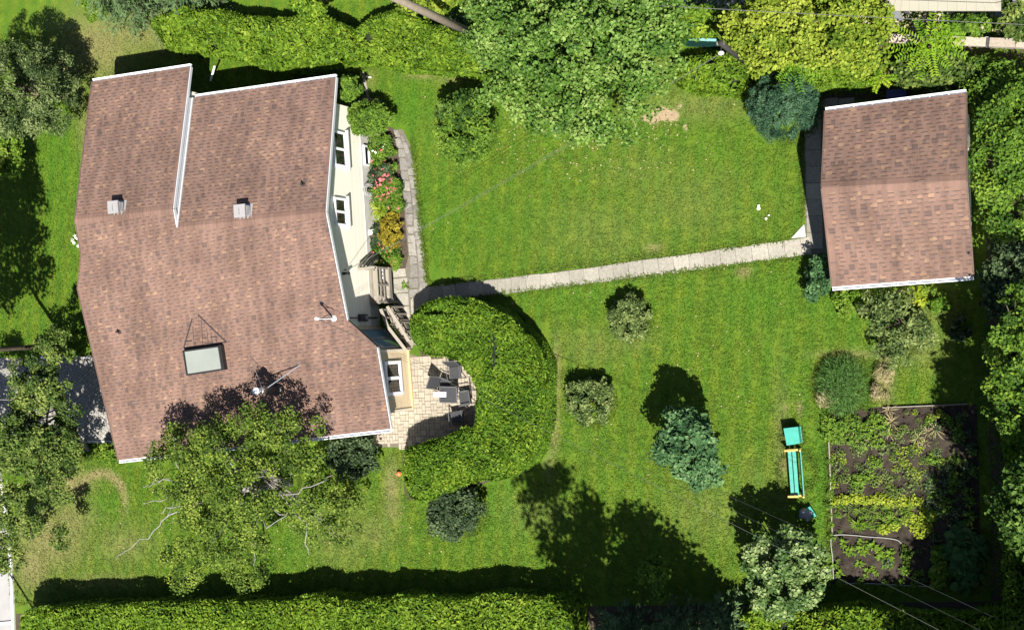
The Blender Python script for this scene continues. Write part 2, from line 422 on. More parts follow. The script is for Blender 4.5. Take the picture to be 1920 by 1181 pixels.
def hedge(poly, h, mat, label, dens=520, L=.15, W=.055, rough=.16, lump=.7, edge=.3, group=None, name='cedar_hedge', core='cedar_core', seed=0, hvar=.12, holes=.0, cat='hedge'):
    """clipped hedge over a plan polygon (world xy): an added dark core that blocks light and a skin of sprays on top and sides"""
    poly = np.asarray(poly)[:, :2]
    ar = np.sum(poly[:, 0] * np.roll(poly[:, 1], -1) - np.roll(poly[:, 0], -1) * poly[:, 1])
    if ar < 0: poly = poly[::-1]
    cen = poly.mean(0); base = np.array([*cen, 0.0])
    t = thing(name, base, label, cat, group)
    def top(x, y, d):
        hh = h * (1 - hvar / 2 + hvar * vnoise(x, y, .45, seed)) + rough * (vnoise(x, y, 1 / lump, seed + 1) - .5) * 2 + rough * .7 * (vnoise(x, y, 2.6 / lump, seed + 5) - .5)
        return hh - edge * np.exp(-np.maximum(d, 0) / .22)
    lo, hi = poly.min(0) - .2, poly.max(0) + .2
    area = abs(ar) / 2
    # top sprays
    k = int(dens * np.prod(hi - lo))
    xy = lo + rng.random((k, 2)) * (hi - lo); d = poly_dist(xy, poly)
    wob = .10 * (vnoise(xy[:, 0], xy[:, 1], 2.2, seed + 3) - .5) * 2
    ok = d + wob > -.05; xy = xy[ok]; d = d[ok]
    z = top(xy[:, 0], xy[:, 1], d) - .16 * rng.random(len(d)) ** 1.5
    hole = vnoise(xy[:, 0], xy[:, 1], 1.1, seed + 7) < holes
    z = np.where(hole, z - .45, z)
    c = np.column_stack([xy, z])
    n = vn(np.array([0, 0, .75]) + .85 * unit(len(c)))
    al = vn(unit(len(c)) + np.array([0, 0, .5]))
    ti = np.clip(.30 + .35 * vnoise(xy[:, 0], xy[:, 1], 1.4, seed + 4) + .20 * rng.normal(size=len(c)), 0, 1)
    # side sprays
    e = np.roll(poly, -1, 0) - poly; el = np.linalg.norm(e, axis=1); per = el.sum()
    k2 = int(dens * .8 * per * h)
    pick = rng.choice(len(poly), k2, p=el / per); tt = rng.random((k2, 1))
    p2 = poly[pick] + e[pick] * tt; on = np.column_stack([e[pick][:, 1], -e[pick][:, 0]]) / el[pick][:, None]
    zz = rng.random(k2) ** .8 * (h - .05)
    p2 = p2 + on * (.10 * (vnoise(p2[:, 0] + zz, p2[:, 1] + zz, 1.7, seed + 6) - .5) * 2 + .05 * rng.random(k2) - .05)[:, None]
    zz = np.minimum(zz, top(p2[:, 0], p2[:, 1], np.zeros(k2)))
    c2 = np.column_stack([p2, zz]); n2 = vn(np.column_stack([on, np.full(k2, .3)]) + .6 * unit(k2)); al2 = vn(np.column_stack([on * .5, np.full(k2, .7)]) + .6 * unit(k2))
    ti2 = np.clip(.35 + .22 * rng.normal(size=k2), 0, 1)
    C_ = np.concatenate([c, c2]); k3 = len(C_)
    link('foliage', leaves_mesh('foliage', C_, np.concatenate([n, n2]), L * (.6 + .8 * rng.random(k3)), W * (.6 + .8 * rng.random(k3)), np.concatenate([ti, ti2]), M[mat], .08, np.concatenate([al, al2]), base), t)
    # added core, coloured like shade, blocks light: grid of columns just below the skin
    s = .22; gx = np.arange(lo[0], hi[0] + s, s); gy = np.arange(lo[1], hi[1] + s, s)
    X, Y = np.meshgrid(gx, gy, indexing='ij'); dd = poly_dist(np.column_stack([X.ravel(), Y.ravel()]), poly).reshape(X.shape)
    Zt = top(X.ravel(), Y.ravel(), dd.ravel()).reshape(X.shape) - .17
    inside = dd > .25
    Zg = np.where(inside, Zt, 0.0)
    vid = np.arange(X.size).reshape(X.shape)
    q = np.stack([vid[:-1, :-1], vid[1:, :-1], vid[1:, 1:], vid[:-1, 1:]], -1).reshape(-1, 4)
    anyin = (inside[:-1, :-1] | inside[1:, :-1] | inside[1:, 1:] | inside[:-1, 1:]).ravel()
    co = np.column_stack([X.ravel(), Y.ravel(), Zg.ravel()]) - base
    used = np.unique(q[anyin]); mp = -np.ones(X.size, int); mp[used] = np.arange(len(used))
    link('shade_core', npmesh('shade_core', co[used], mp[q[anyin]], np.full(anyin.sum(), 4), M[core]), t)
    return t

# ------------------------------------------------------------------ ground
# worn and dry places of the lawn: px, py, rx, ry, amount
DRY = [(185, 85, 80, 70, .75), (250, 60, 100, 45, .65), (130, 120, 30, 40, .6), (300, 90, 60, 30, .35), (155, 235, 12, 60, .45), (150, 185, 14, 40, .5),
       (95, 1010, 70, 60, .75), (60, 1060, 40, 50, .8), (130, 975, 50, 40, .6), (130, 905, 45, 25, .9), (230, 1020, 60, 40, .4), (190, 1090, 90, 20, .4),
       (640, 1000, 60, 70, .3), (735, 910, 14, 45, .75), (735, 950, 18, 40, .5), (700, 1000, 50, 40, .3), (1045, 700, 7, 70, .8), (1040, 790, 8, 60, .7), (1030, 870, 10, 40, .4),
       (1110, 650, 60, 35, .22), (1175, 640, 60, 30, .18), (1130, 440, 120, 70, .17), (1290, 380, 110, 70, .17), (1200, 320, 110, 50, .12), (1240, 130, 40, 40, .3), (1300, 200, 120, 30, .30),
       (1225, 465, 18, 7, .9), (1395, 510, 14, 9, .8), (1470, 870, 9, 22, .9), (1472, 765, 5, 14, .8), (1500, 765, 5, 14, .8), (1465, 830, 14, 120, .35), (1660, 700, 14, 60, 1.0), (1590, 665, 60, 9, .6),
       (1730, 650, 50, 40, .35), (1760, 580, 40, 40, .3), (1330, 960, 90, 60, .18), (1420, 900, 60, 60, .12), (795, 140, 30, 8, .8), (850, 150, 30, 8, .5), (690, 150, 14, 20, .4), (860, 230, 40, 60, .2), (1000, 960, 60, 40, .2)]
BARE = [(1213, 222, 16, 7, 1.0), (1240, 215, 22, 16, 1.1), (1262, 218, 14, 13, 1.0), (1284, 240, 7, 10, .9), (1275, 195, 9, 8, .7), (1225, 232, 14, 6, .7), (1700, 545, 30, 10, .8), (1615, 660, 10, 10, .4), (80, 150, 40, 60, .8), (115, 120, 20, 30, .6), (655, 165, 30, 30, .7), (690, 195, 40, 20, .8)]
LUSH = [(770, 200, 40, 70, .7), (1100, 560, 120, 40, .35), (1340, 270, 140, 60, .2), (830, 420, 40, 120, .4), (1430, 560, 70, 60, .55), (1540, 900, 30, 140, .6), (1560, 560, 60, 60, .5), (920, 420, 120, 40, .35), (560, 1030, 50, 40, .4), (930, 960, 60, 50, .4), (110, 290, 40, 120, .5), (1480, 700, 60, 60, .3), (190, 950, 34, 50, .5)]
def to_px(x, y):
    d = np.stack([x, y, np.zeros_like(x)], -1) - CAM
    zc = d @ FW
    return 960 + FPX * (d @ RT) / zc, 590.5 - FPX * (d @ UP) / zc
def blob(px, py, L_):
    v = np.zeros_like(px)
    for a, b, rx, ry, am in L_: v = np.maximum(v, am * np.exp(-(((px - a) / rx) ** 2 + ((py - b) / ry) ** 2)))
    return v
def masks(x, y):
    px, py = to_px(x, y)
    dry = blob(px, py, DRY)
    rr = np.hypot((px - 190) / 1.0, (py - 945) / 1.25); th = np.arctan2(py - 945, px - 190)
    ring = np.exp(-((rr - 46) / 7.0) ** 2) * np.clip(.55 - .75 * np.sin(th), 0, 1.1)
    return np.maximum(dry, ring), blob(px, py, BARE), blob(px, py, LUSH)
def lawn_material():
    m, nt, b = new_mat('lawn')
    p = pos(nt)
    big = noise(nt, .35, 4, .6); mid = noise(nt, 1.9, 5, .7); fine = noise(nt, 11, 4, .7); vf = noise(nt, 42, 3, .7)
    c = ramp(nt, mth(nt, 'ADD', mth(nt, 'MULTIPLY', mid, .6), mth(nt, 'MULTIPLY', fine, .4)), [(.30, (.021, .056, .0024)), (.46, (.058, .110, .0042)), (.56, (.087, .136, .0056)), (.68, (.144, .184, .0092))])
    c = mixc(nt, mth(nt, 'MULTIPLY', ramp(nt, big, [(.42, (0, 0, 0)), (.62, (1, 1, 1))]), .34), c, (.080, .122, .0055))
    # mowing stripes, soft
    mp = N(nt, 'ShaderNodeMapping'); mp.inputs['Rotation'].default_value = (0, 0, math.radians(4)); nt.links.new(p, mp.inputs[0])
    wv = N(nt, 'ShaderNodeTexWave', Scale=.42, Distortion=1.2, Detail=2); wv.inputs['Detail Scale'].default_value = .6
    nt.links.new(mp.outputs[0], wv.inputs['Vector'])
    c = mixc(nt, mth(nt, 'MULTIPLY', wv.outputs['Fac'], .5), c, (.030, .100, .0024))
    ol = ramp(nt, noise(nt, 1.1, 5, .7), [(.44, (0, 0, 0)), (.62, (1, 1, 1))])
    c = mixc(nt, mth(nt, 'MULTIPLY', ol, .30), c, (.050, .074, .0050))
    lush = mth(nt, 'MULTIPLY', attr(nt, 'lush'), mth(nt, 'ADD', mid, .35), True)
    c = mixc(nt, mth(nt, 'MULTIPLY', lush, .85), c, (.034, .116, .0026))
    # clover specks
    sp = ramp(nt, noise(nt, 7.5, 2, .5), [(.62, (0, 0, 0)), (.70, (1, 1, 1))])
    c = mixc(nt, mth(nt, 'MULTIPLY', sp, .5), c, (.095, .180, .0055))
    dn = mth(nt, 'MULTIPLY', mth(nt, 'ADD', mth(nt, 'MULTIPLY', fine, .8), mth(nt, 'MULTIPLY', mid, .7)), 1.25)
    dryf = mth(nt, 'MULTIPLY', mth(nt, 'MULTIPLY', attr(nt, 'dry'), 1.0), dn, True)
    straw = ramp(nt, vf, [(.3, (.110, .095, .034)), (.7, (.230, .190, .085))])
    c = mixc(nt, dryf, c, straw)
    bf = mth(nt, 'MULTIPLY', mth(nt, 'SUBTRACT', mth(nt, 'ADD', attr(nt, 'bare'), mth(nt, 'MULTIPLY', fine, .9)), .85), 5.0, True)
    c = mixc(nt, bf, c, ramp(nt, fine, [(.3, (.20, .145, .085)), (.7, (.33, .25, .155))]))
    c = mixc(nt, 1.0, c, ramp(nt, vf, [(.28, (.40,) * 3), (.72, (1.40,) * 3)]), 'MULTIPLY')
    nt.links.new(c, b.inputs['Base Color']); b.inputs['Roughness'].default_value = .75; b.inputs['Specular IOR Level'].default_value = .2
    bump(nt, b, mth(nt, 'ADD', mth(nt, 'MULTIPLY', fine, .5), mth(nt, 'MULTIPLY', vf, .7)), .8, .035)
    return m
M['lawn'] = lawn_material()
def put_attr(m, name, vals):
    a = m.attributes.new(name, 'FLOAT', 'POINT'); a.data.foreach_set('value', np.asarray(vals, np.float32))
gx = np.concatenate([[-500, -200, -80, -40], np.arange(-29, 23.01, .2), [40, 80, 200, 500]])
gy = np.concatenate([[-500, -200, -80, -35], np.arange(-17, 17.01, .2), [35, 80, 200, 500]])
X, Y = np.meshgrid(gx, gy, indexing='ij'); vid = np.arange(X.size).reshape(X.shape)
q = np.stack([vid[:-1, :-1], vid[1:, :-1], vid[1:, 1:], vid[:-1, 1:]], -1).reshape(-1, 4)
gm = npmesh('lawn', np.column_stack([X.ravel(), Y.ravel(), np.zeros(X.size)]), q, np.full(len(q), 4), M['lawn'])
for nme, v in zip(('dry', 'bare', 'lush'), masks(X.ravel(), Y.ravel())): put_attr(gm, nme, v)
tag(link('lawn', gm), kind='structure', label='mown green lawn with dry patches around the house')
# where no grass grows
NOGRASS = [[(700, 190), (770, 240), (800, 540), (790, 690), (900, 660), (905, 800), (760, 845), (690, 840), (230, 880), (255, 180), (440, 170)],
           [(1498, 190), (1545, 180), (1860, 170), (1860, 545), (1575, 555), (1500, 490)], [(1553, 765), (1835, 755), (1840, 1100), (1560, 1095)],
           [(775, 600), (1035, 600), (1035, 900), (750, 930)], [(-60, 665), (260, 665), (290, 830), (-60, 830)], [(-80, 900), (10, 1000), (28, 1190), (-80, 1190)], [(0, 1130), (1920, 1110), (1920, 1230), (0, 1230)],
           [(740, 480), (900, 520), (1512, 446), (1516, 480), (900, 556), (800, 580)]]
NG = [np.array(PV(p)) for p in NOGRASS]
k = 190000
x = -28.0 + 49.5 * rng.random(k); y = -12.8 + 25.6 * rng.random(k)
ok = np.ones(k, bool)
for p in NG: ok &= poly_dist(np.column_stack([x, y]), p) < .02 + .09 * vnoise(x + 40, y + 40, 3.1, 71) ** 2
dr, ba, lu = masks(x, y)
ok &= (ba < .55) & (rng.random(k) > dr * .45)
x, y = x[ok], y[ok]; dr, ba, lu = dr[ok], ba[ok], lu[ok]
k = len(x)
ang = rng.random(k) * 6.283; hgt = .035 + .05 * rng.random(k); wd = .018 + .02 * rng.random(k); ln = .05 + .07 * rng.random(k)
v = np.empty((k, 2, 3, 3))
for s_ in range(2):
    a = ang + s_ * 2.2 + rng.random(k)
    dx, dy = np.cos(a), np.sin(a)
    v[:, s_, 0] = np.stack([x - dy * wd, y + dx * wd, np.full(k, .004)], -1)
    v[:, s_, 1] = np.stack([x + dy * wd, y - dx * wd, np.full(k, .004)], -1)
    v[:, s_, 2] = np.stack([x + dx * ln, y + dy * ln, hgt], -1)
gm = npmesh('grass', v.reshape(-1, 3), np.arange(k * 6), np.full(k * 2, 3), M['lawn'])
for nme, vv in zip(('dry', 'bare', 'lush'), (dr, ba * .4, lu)): put_attr(gm, nme, np.repeat(vv, 6))
tag(link('grass', gm), kind='stuff', label='short blades of lawn grass', cat='grass')

# ------------------------------------------------------------------ paved surfaces
def slab_piece(name, poly, th, mat, parent, tint, z=0.0, bev=.006):
    """one stone: sides and a slightly smaller top, so that its rim reads"""
    poly = [np.asarray(p_, float) for p_ in poly]; n = len(poly)
    c = sum(poly) / n
    ar = sum(poly[i][0] * poly[(i + 1) % n][1] - poly[(i + 1) % n][0] * poly[i][1] for i in range(n))
    if ar < 0: poly = poly[::-1]
    mb = MB(); mb.tint = tint
    A = [p_ * [1, 1, 0] + Z3 * (z - .02) for p_ in poly]; B = [p_ * [1, 1, 0] + Z3 * (z + th - bev) for p_ in poly]
    T = [(p_ + (c - p_) / max(np.linalg.norm((c - p_)[:2]), .01) * bev * 1.4) * [1, 1, 0] + Z3 * (z + th) for p_ in poly]
    mb.add(A + B + T, [(i, (i + 1) % n, n + (i + 1) % n, n + i) for i in range(n)] + [(n + i, n + (i + 1) % n, 2 * n + (i + 1) % n, 2 * n + i) for i in range(n)] + [tuple(range(2 * n, 3 * n))])
    return mb.build(name, M[mat], parent)
def sheet(name, poly, z, mat, label, kind='structure'):
    mb = MB(); pl = [np.asarray(p_, float) * [1, 1, 0] + Z3 * z for p_ in poly]
    n = len(pl); ar = sum(pl[i][0] * pl[(i + 1) % n][1] - pl[(i + 1) % n][0] * pl[i][1] for i in range(n))
    mb.add(pl if ar > 0 else pl[::-1], [tuple(range(n))])
    return tag(mb.build(name, M[mat], None, origin=sum(pl) / n), label=label, kind=kind)
# concrete walkway from the house to the shed
wk = sheet('concrete_walkway', PV([(820, 534), (1030, 513), (1250, 487), (1519, 447), (1522, 477), (1260, 514), (1040, 540), (815, 561)]), .004, 'concrete', 'straight walkway of pale square concrete slabs across the lawn')
cl = [np.array(q_) for q_ in ((806, 551), (930, 538), (1060, 523), (1230, 499.5), (1380, 479), (1520, 460))]
cp = [P(*q_)[:2] for q_ in cl]; seg = [np.linalg.norm(cp[i + 1] - cp[i]) for i in range(5)]; cum = np.concatenate(([0], np.cumsum(seg)))
def along_path(s):
    i = min(4, max(0, int(np.searchsorted(cum, s) - 1))); t_ = (s - cum[i]) / seg[i]
    p_ = cp[i] + (cp[i + 1] - cp[i]) * t_
    a = max(0, i - 0); d = cp[min(5, i + 1)] - cp[i]; d = d / np.linalg.norm(d); return p_, d
s = 0.0
while s < cum[-1] - .3:
    ln = .60 + .02 * rng.normal()
    p_, d = along_path(s + .004); q_, d2 = along_path(min(s + ln - .005, cum[-1])); nn = np.array([-d[1], d[0]]); n2 = np.array([-d2[1], d2[0]])
    hw = .295 + .008 * rng.normal(); o = .01 * rng.normal()
    slab_piece('slab', [np.append(p_ + nn * (hw + o), 0), np.append(q_ + n2 * (hw + o), 0), np.append(q_ - n2 * (hw - o), 0), np.append(p_ - nn * (hw - o), 0)], .032 + .006 * rng.random(), 'concrete', wk, float(np.clip(.35 + .4 * s / cum[-1] + .22 * rng.normal(), 0, 1)), .004)
    s += ln
# a bright corner stone beside the shed walkway
slab_piece('corner_slab', [P(*q_) for q_ in ((1484, 447), (1508, 421), (1511, 444))], .045, 'kerb', wk, .9, .003)
# flagstone path along the flower bed: two files of uneven stones
fp = sheet('flagstone_path', PV([(738, 243), (755, 243), (772, 278), (780, 310), (790, 400), (799, 520), (790, 585), (775, 640), (737, 600), (735, 505), (762, 480), (752, 330), (745, 290)]), .0045, 'joint', 'grey flagstone path between flower bed and lawn')
LEFT = [(739, 243), (745, 280), (750, 320), (756, 360), (760, 400), (764, 440), (767, 480), (768, 520), (768, 560)]
RIGHT = [(754, 243), (771, 278), (780, 320), (785, 360), (789, 400), (793, 440), (797, 480), (800, 520), (800, 560)]
for i in range(8):
    for f0, f1 in ((0, .52), (.52, 1)):
        def mixp(k_, f): return np.array(LEFT[k_]) * (1 - f) + np.array(RIGHT[k_]) * f
        j = rng.normal(size=(4, 2)) * 1.0
        g = .028
        off = (.25 if f0 else 0)
        def mm(k_, f): 
            k0 = int(k_); fr = k_ - k0
            if k0 >= 8: return mixp(8, f)
            return mixp(k0, f) * (1 - fr) + mixp(k0 + 1, f) * fr
        a, b_ = i + off + .02, min(i + 1 + off, 8) - .02
        mid = (a + b_) / 2 + .1 * rng.normal()
        for u0, u1 in ((a, mid - .02), (mid + .02, b_)):
            qd = [mm(u0, f0 + g), mm(u0, f1 - g), mm(u1, f1 - g), mm(u1, f0 + g)]
            slab_piece('flagstone', [P(*(q_ + j[n_])) for n_, q_ in enumerate(qd)], .022 + .012 * rng.random(), 'flag', fp, float(np.clip(.5 + .3 * rng.normal(), 0, 1)), .0045)
for qd in ([(737, 505), (760, 503), (762, 518), (738, 520)], [(738, 523), (764, 520), (766, 547), (738, 550)], [(744, 550), (766, 549), (767, 572), (745, 572)], [(742, 575), (767, 574), (770, 600), (748, 600)], [(738, 552), (742, 552), (743, 572), (738, 572)]):
    slab_piece('flagstone', [P(*q_) for q_ in qd], .028, 'concrete', fp, float(.4 + .5 * rng.random()), .0045)
for qd in ([(770, 562), (790, 545), (806, 536), (806, 562), (790, 575), (772, 590)],):
    slab_piece('flagstone', [P(*q_) for q_ in qd], .03, 'concrete', fp, .45, .0045)
# grey strip under the wall
sheet('wall_apron', PV([(680, 215), (706, 280), (712, 360), (724, 480), (740, 560), (706, 560), (690, 480), (680, 350)]), .003, 'concrete', 'pale concrete apron along the foot of the cream wall')
# patio of random rectangular pavers
PAT = [(735, 655), (800, 672), (850, 665), (905, 690), (905, 810), (760, 838), (690, 838), (690, 812), (720, 800), (735, 766), (735, 700)]
pt = sheet('patio', PV(PAT), .004, 'joint', 'sandy paver patio beside the house and crescent hedge')
pp = np.array(PV(PAT))
ax = nrm(P(774, 765) - P(768, 657)); ay = np.array([-ax[1], ax[0], 0]); o0 = P(690, 838)
grid = np.zeros((64, 64), bool); U = .128
cells = []
for i in range(64):
    for j in range(64):
        if grid[i, j]: continue
        for w_, h_ in random.choice([[(2, 2), (1, 1)], [(2, 1), (1, 1)], [(1, 2), (1, 1)], [(1, 1)], [(2, 1), (1, 1)], [(2, 2), (2, 1), (1, 1)]]):
            if i + w_ <= 64 and j + h_ <= 64 and not grid[i:i + w_, j:j + h_].any():
                grid[i:i + w_, j:j + h_] = True; cells.append((i, j, w_, h_)); break
orig = P(680, 845); vx = -ax; vy = np.array([-vx[1], vx[0], 0])
if np.dot(vy, P(900, 750) - orig) < 0: vy = -vy
npv = 0; fld = MB(); order = []
for i, j, w_, h_ in cells:
    c_ = orig + vx * (i * U) + vy * (j * U); g = .007
    qd = [c_ + vx * g + vy * g, c_ + vx * (w_ * U - g) + vy * g, c_ + vx * (w_ * U - g) + vy * (h_ * U - g), c_ + vx * g + vy * (h_ * U - g)]
    if poly_dist(np.array([sum(qd) / 4]), pp)[0] > .02: order.append((-(w_ * h_) + .01 * abs(to_px(*(sum(qd) / 4)[:2])[1] - 740), qd))
order.sort(key=lambda q_: q_[0])
for npv, (_, qd) in enumerate(order):
    tn_ = float(np.clip(.5 + .28 * rng.normal(), 0, 1))
    if npv < 300: slab_piece('paver', qd, .022 + .006 * rng.random(), 'paver', pt, tn_, .004)
    else:
        fld.tint = tn_; t_ = [q_ * [1, 1, 0] + Z3 * .028 for q_ in qd]; fld.add(t_ + [q_ - Z3 * .02 for q_ in t_], [(0, 1, 2, 3), (0, 4, 5, 1), (1, 5, 6, 2), (2, 6, 7, 3), (3, 7, 4, 0)])
if fld.v: tag(fld.build('small_pavers', M['paver'], pt), kind='stuff')
# driveway in circles of small pavers: far too many to pick apart
dv = sheet('driveway', PV([(-70, 672), (262, 672), (285, 826), (-70, 826)]), .004, 'joint', 'shaded driveway of grey pavers in front of the house')
mb = MB(); dc = P(133, 752); dpoly = np.array(PV([(-70, 672), (262, 672), (285, 826), (-70, 826)]))
for ring_ in range(1, 46):
    r_ = ring_ * .13; k_ = max(6, int(2 * math.pi * r_ / .17))
    for t_ in range(k_):
        a0 = 2 * math.pi * (t_ + .06 + .5 * (ring_ % 2)) / k_; a1 = 2 * math.pi * (t_ + .94 + .5 * (ring_ % 2)) / k_
        qd = [dc + np.array([math.cos(a) * r, math.sin(a) * r, .022]) for a, r in ((a0, r_ - .058), (a1, r_ - .058), (a1, r_ + .058), (a0, r_ + .058))]
        if poly_dist(np.array([sum(qd) / 4]), dpoly)[0] > .03:
            mb.tint = float(np.clip(.5 + .3 * rng.normal(), 0, 1)); mb.add(qd + [q_ - Z3 * .015 for q_ in qd], [(0, 1, 2, 3), (0, 4, 5, 1), (1, 5, 6, 2), (2, 6, 7, 3), (3, 7, 4, 0)])
tag(mb.build('driveway_pavers', M['drivepaver'], dv), kind='stuff')
mb = MB()
for y_ in (670, 828): mb.bar(P(60, y_, .03), P(280 if y_ > 700 else 258, y_, .03), .11, .07)
mb.build('driveway_border', M['kerb'], dv)
# pavement and kerb at the street corner
pv_ = sheet('pavement', PV([(-160, 540), (-40, 540), (-30, 760), (4, 920), (18, 1050), (24, 1240), (-120, 1240)]), .004, 'sidewalk', 'pale grey pavement along the street edge')
mb = MB(); kb = [(-38, 540), (-28, 760), (6, 920), (20, 1050), (24, 1125), (27, 1240)]
for a, b_ in zip(kb[:-1], kb[1:]): mb.bar(P(*a, .05), P(*b_, .05), .13, .12)
mb.bar(P(-60, 1172, .04), P(24, 1166, .04), .12, .09)
mb.build('kerb', M['kerb'], pv_)
# slabs beside the shed
sp_ = sheet('shed_path', PV([(1508, 190), (1580, 184), (1580, 490), (1524, 490), (1512, 440), (1505, 300)]), .0045, 'joint', 'shaded concrete slab path along the shed wall')
yy = 188.0; k_ = 0
while yy < 455:
    xa = 1507 + (yy - 188) * .02; hgt_ = 31
    slab_piece('slab', [P(xa + 1, yy + .8), P(xa + 31, yy), P(xa + 31 + .4, yy + hgt_ - .8), P(xa + 1.6, yy + hgt_)], .03, 'concrete', sp_, float(np.clip(.2 + .2 * rng.normal(), 0, 1)), .0045)
    yy += hgt_; k_ += 1
for xa in (1542, 1573): slab_piece('slab', [P(xa, 186), P(xa + 29, 183), P(xa + 29, 212), P(xa, 215)], .03, 'concrete', sp_, .2, .0045)
# vegetable bed soil, rough
gx2 = np.linspace(0, 1, 110); bedc = [P(1556, 766), P(1832, 757), P(1842, 1098), P(1560, 1094)]
U_, V_ = np.meshgrid(gx2, gx2, indexing='ij')
co = (bedc[0][None, None] * ((1 - U_) * (1 - V_))[..., None] + bedc[1] * (U_ * (1 - V_))[..., None] + bedc[2] * (U_ * V_)[..., None] + bedc[3] * ((1 - U_) * V_)[..., None])
edge_ = np.minimum(np.minimum(U_, 1 - U_), np.minimum(V_, 1 - V_))
co[..., 2] = .01 + np.clip(edge_ * 8, 0, 1) * (.02 + .16 * vnoise(co[..., 0], co[..., 1], 2.2, 31) * vnoise(co[..., 0], co[..., 1], .9, 33) + .09 * vnoise(co[..., 0], co[..., 1], 5, 32))
vid = np.arange(12100).reshape(110, 110); q = np.stack([vid[:-1, :-1], vid[:-1, 1:], vid[1:, 1:], vid[1:, :-1]], -1).reshape(-1, 4)
tag(link('garden_soil', npmesh('garden_soil', co.reshape(-1, 3), q, np.full(len(q), 4), M['soil'])), kind='structure', label='dark dug soil of the vegetable bed')
sheet('flower_bed_soil', PV([(698, 235), (738, 240), (750, 300), (766, 480), (760, 505), (730, 505), (712, 420), (704, 320)]), .006, 'mulch', 'dark mulch under the pink flower bed')
sheet('hedge_foot_soil', PV([(770, 590), (820, 562), (900, 562), (985, 625), (1022, 690), (1018, 800), (990, 885), (910, 905), (760, 940), (752, 850), (880, 800), (870, 690), (790, 670)]), .0045, 'mulch', 'bare soil under the crescent hedge')
sheet('north_soil', PV([(1380, 60), (1960, 60), (1960, 1240), (1860, 1240), (1850, 560), (1850, 180), (1530, 190), (1420, 130)]), .003, 'mulch', 'shaded leaf litter under the boundary shrubs')
sheet('south_soil', PV([(30, 1150), (1960, 1125), (1960, 1240), (30, 1240)]), .0035, 'mulch', 'shaded soil under the long clipped hedge')
sheet('neighbour_driveway', PV([(1230, -60), (1420, -60), (1420, 24), (1230, 18)]), .004, 'sidewalk', 'pale grey paving beyond the big maple')
sheet('neighbour_patio', PV([(1600, -80), (1960, -80), (1960, 62), (1600, 62)]), .004, 'sand', 'sandy patio under the beige garden pavilion')
# ------------------------------------------------------------------ the house
A1 = P(141, 412, 4.9); B1 = P(324, 392, 4.9)
E1 = nrm((B1 - A1) * [1, 1, 0]); E2 = np.array([E1[1], -E1[0], 0])
PS, PN = .21, .285
def plane(p0, slope):              # falls by slope per metre along E2
    return (np.asarray(p0), nrm(Z3 + E2 * slope))
SP = plane(A1, PS); NL = plane(A1, -PN)
d0 = np.mean([np.dot(RP(x_, y_, SP) - A1, E2) for x_, y_ in ((338, 425), (610, 399))])
R1 = A1 + E2 * d0 - Z3 * d0 * PS; NR = plane(R1, -PN)
def zat(pl, p): return pl[0][2] - np.dot((np.asarray(p) - pl[0])[:2], pl[1][:2]) / pl[1][2]
def on(pl, p): return np.array([p[0], p[1], zat(pl, p)])
def uv(p): return np.dot(p - A1, E1), np.dot(p - A1, E2)
def at(u, v, z=0): return A1 * [1, 1, 0] + E1 * u + E2 * v + Z3 * z
house = thing('house', P(430, 560), 'split level house with brown shingle roof, cream side wall and white gutters', 'house')
roof = MB()
ridgeL = [on(NL, RP(141, 412, NL)), on(NL, RP(324, 392, NL))]
nl = [RP(172, 160, NL), RP(357, 126, NL), RP(324, 392, NL), RP(141, 412, NL)]
nr = [RP(358, 190, NR), RP(629, 146, NR), RP(610, 399, NR), RP(334, 425, NR)]
uL = uv(nl[2])[0]
nl[1] = on(NL, at(uL, uv(nl[1])[1])); nl[2] = on(NL, at(uL, 0)); nl[3] = on(NL, at(uv(nl[3])[0], 0)); nl[0] = on(NL, at(uv(nl[0])[0], uv(nl[1])[1]))
eN = uv(nr[1])[1]
nr[0] = on(NR, at(uL + .015, eN)); nr[1] = on(NR, at(uv(nr[1])[0], eN)); nr[2] = on(NR, at(uv(nr[2])[0], d0)); nr[3] = on(NR, at(uL + .015, d0))
sp = [RP(141, 412, SP), on(SP, nl[2]), on(SP, at(uL, d0)), on(SP, nr[2]), RP(650, 600, SP), RP(706, 651, SP), RP(732, 803, SP), RP(222, 862, SP), RP(146, 541, SP), RP(153, 479, SP)]
sp[0] = on(SP, nl[3])
vS = uv(sp[6])[1]
T_ = .13
roof.prism(nl, T_); roof.prism(nr, T_); roof.prism(sp, T_)
roof_o = roof.build('roof', M['roofdeck'], house)
print('house: ridge z', A1[2], 'right ridge', R1[2], 'NL eave', nl[0][2], 'NR eave', nr[1][2], 'S eave', sp[6][2], 'd0', d0, 'size', uv(sp[6]), uv(sp[7]), uv(nr[2]))

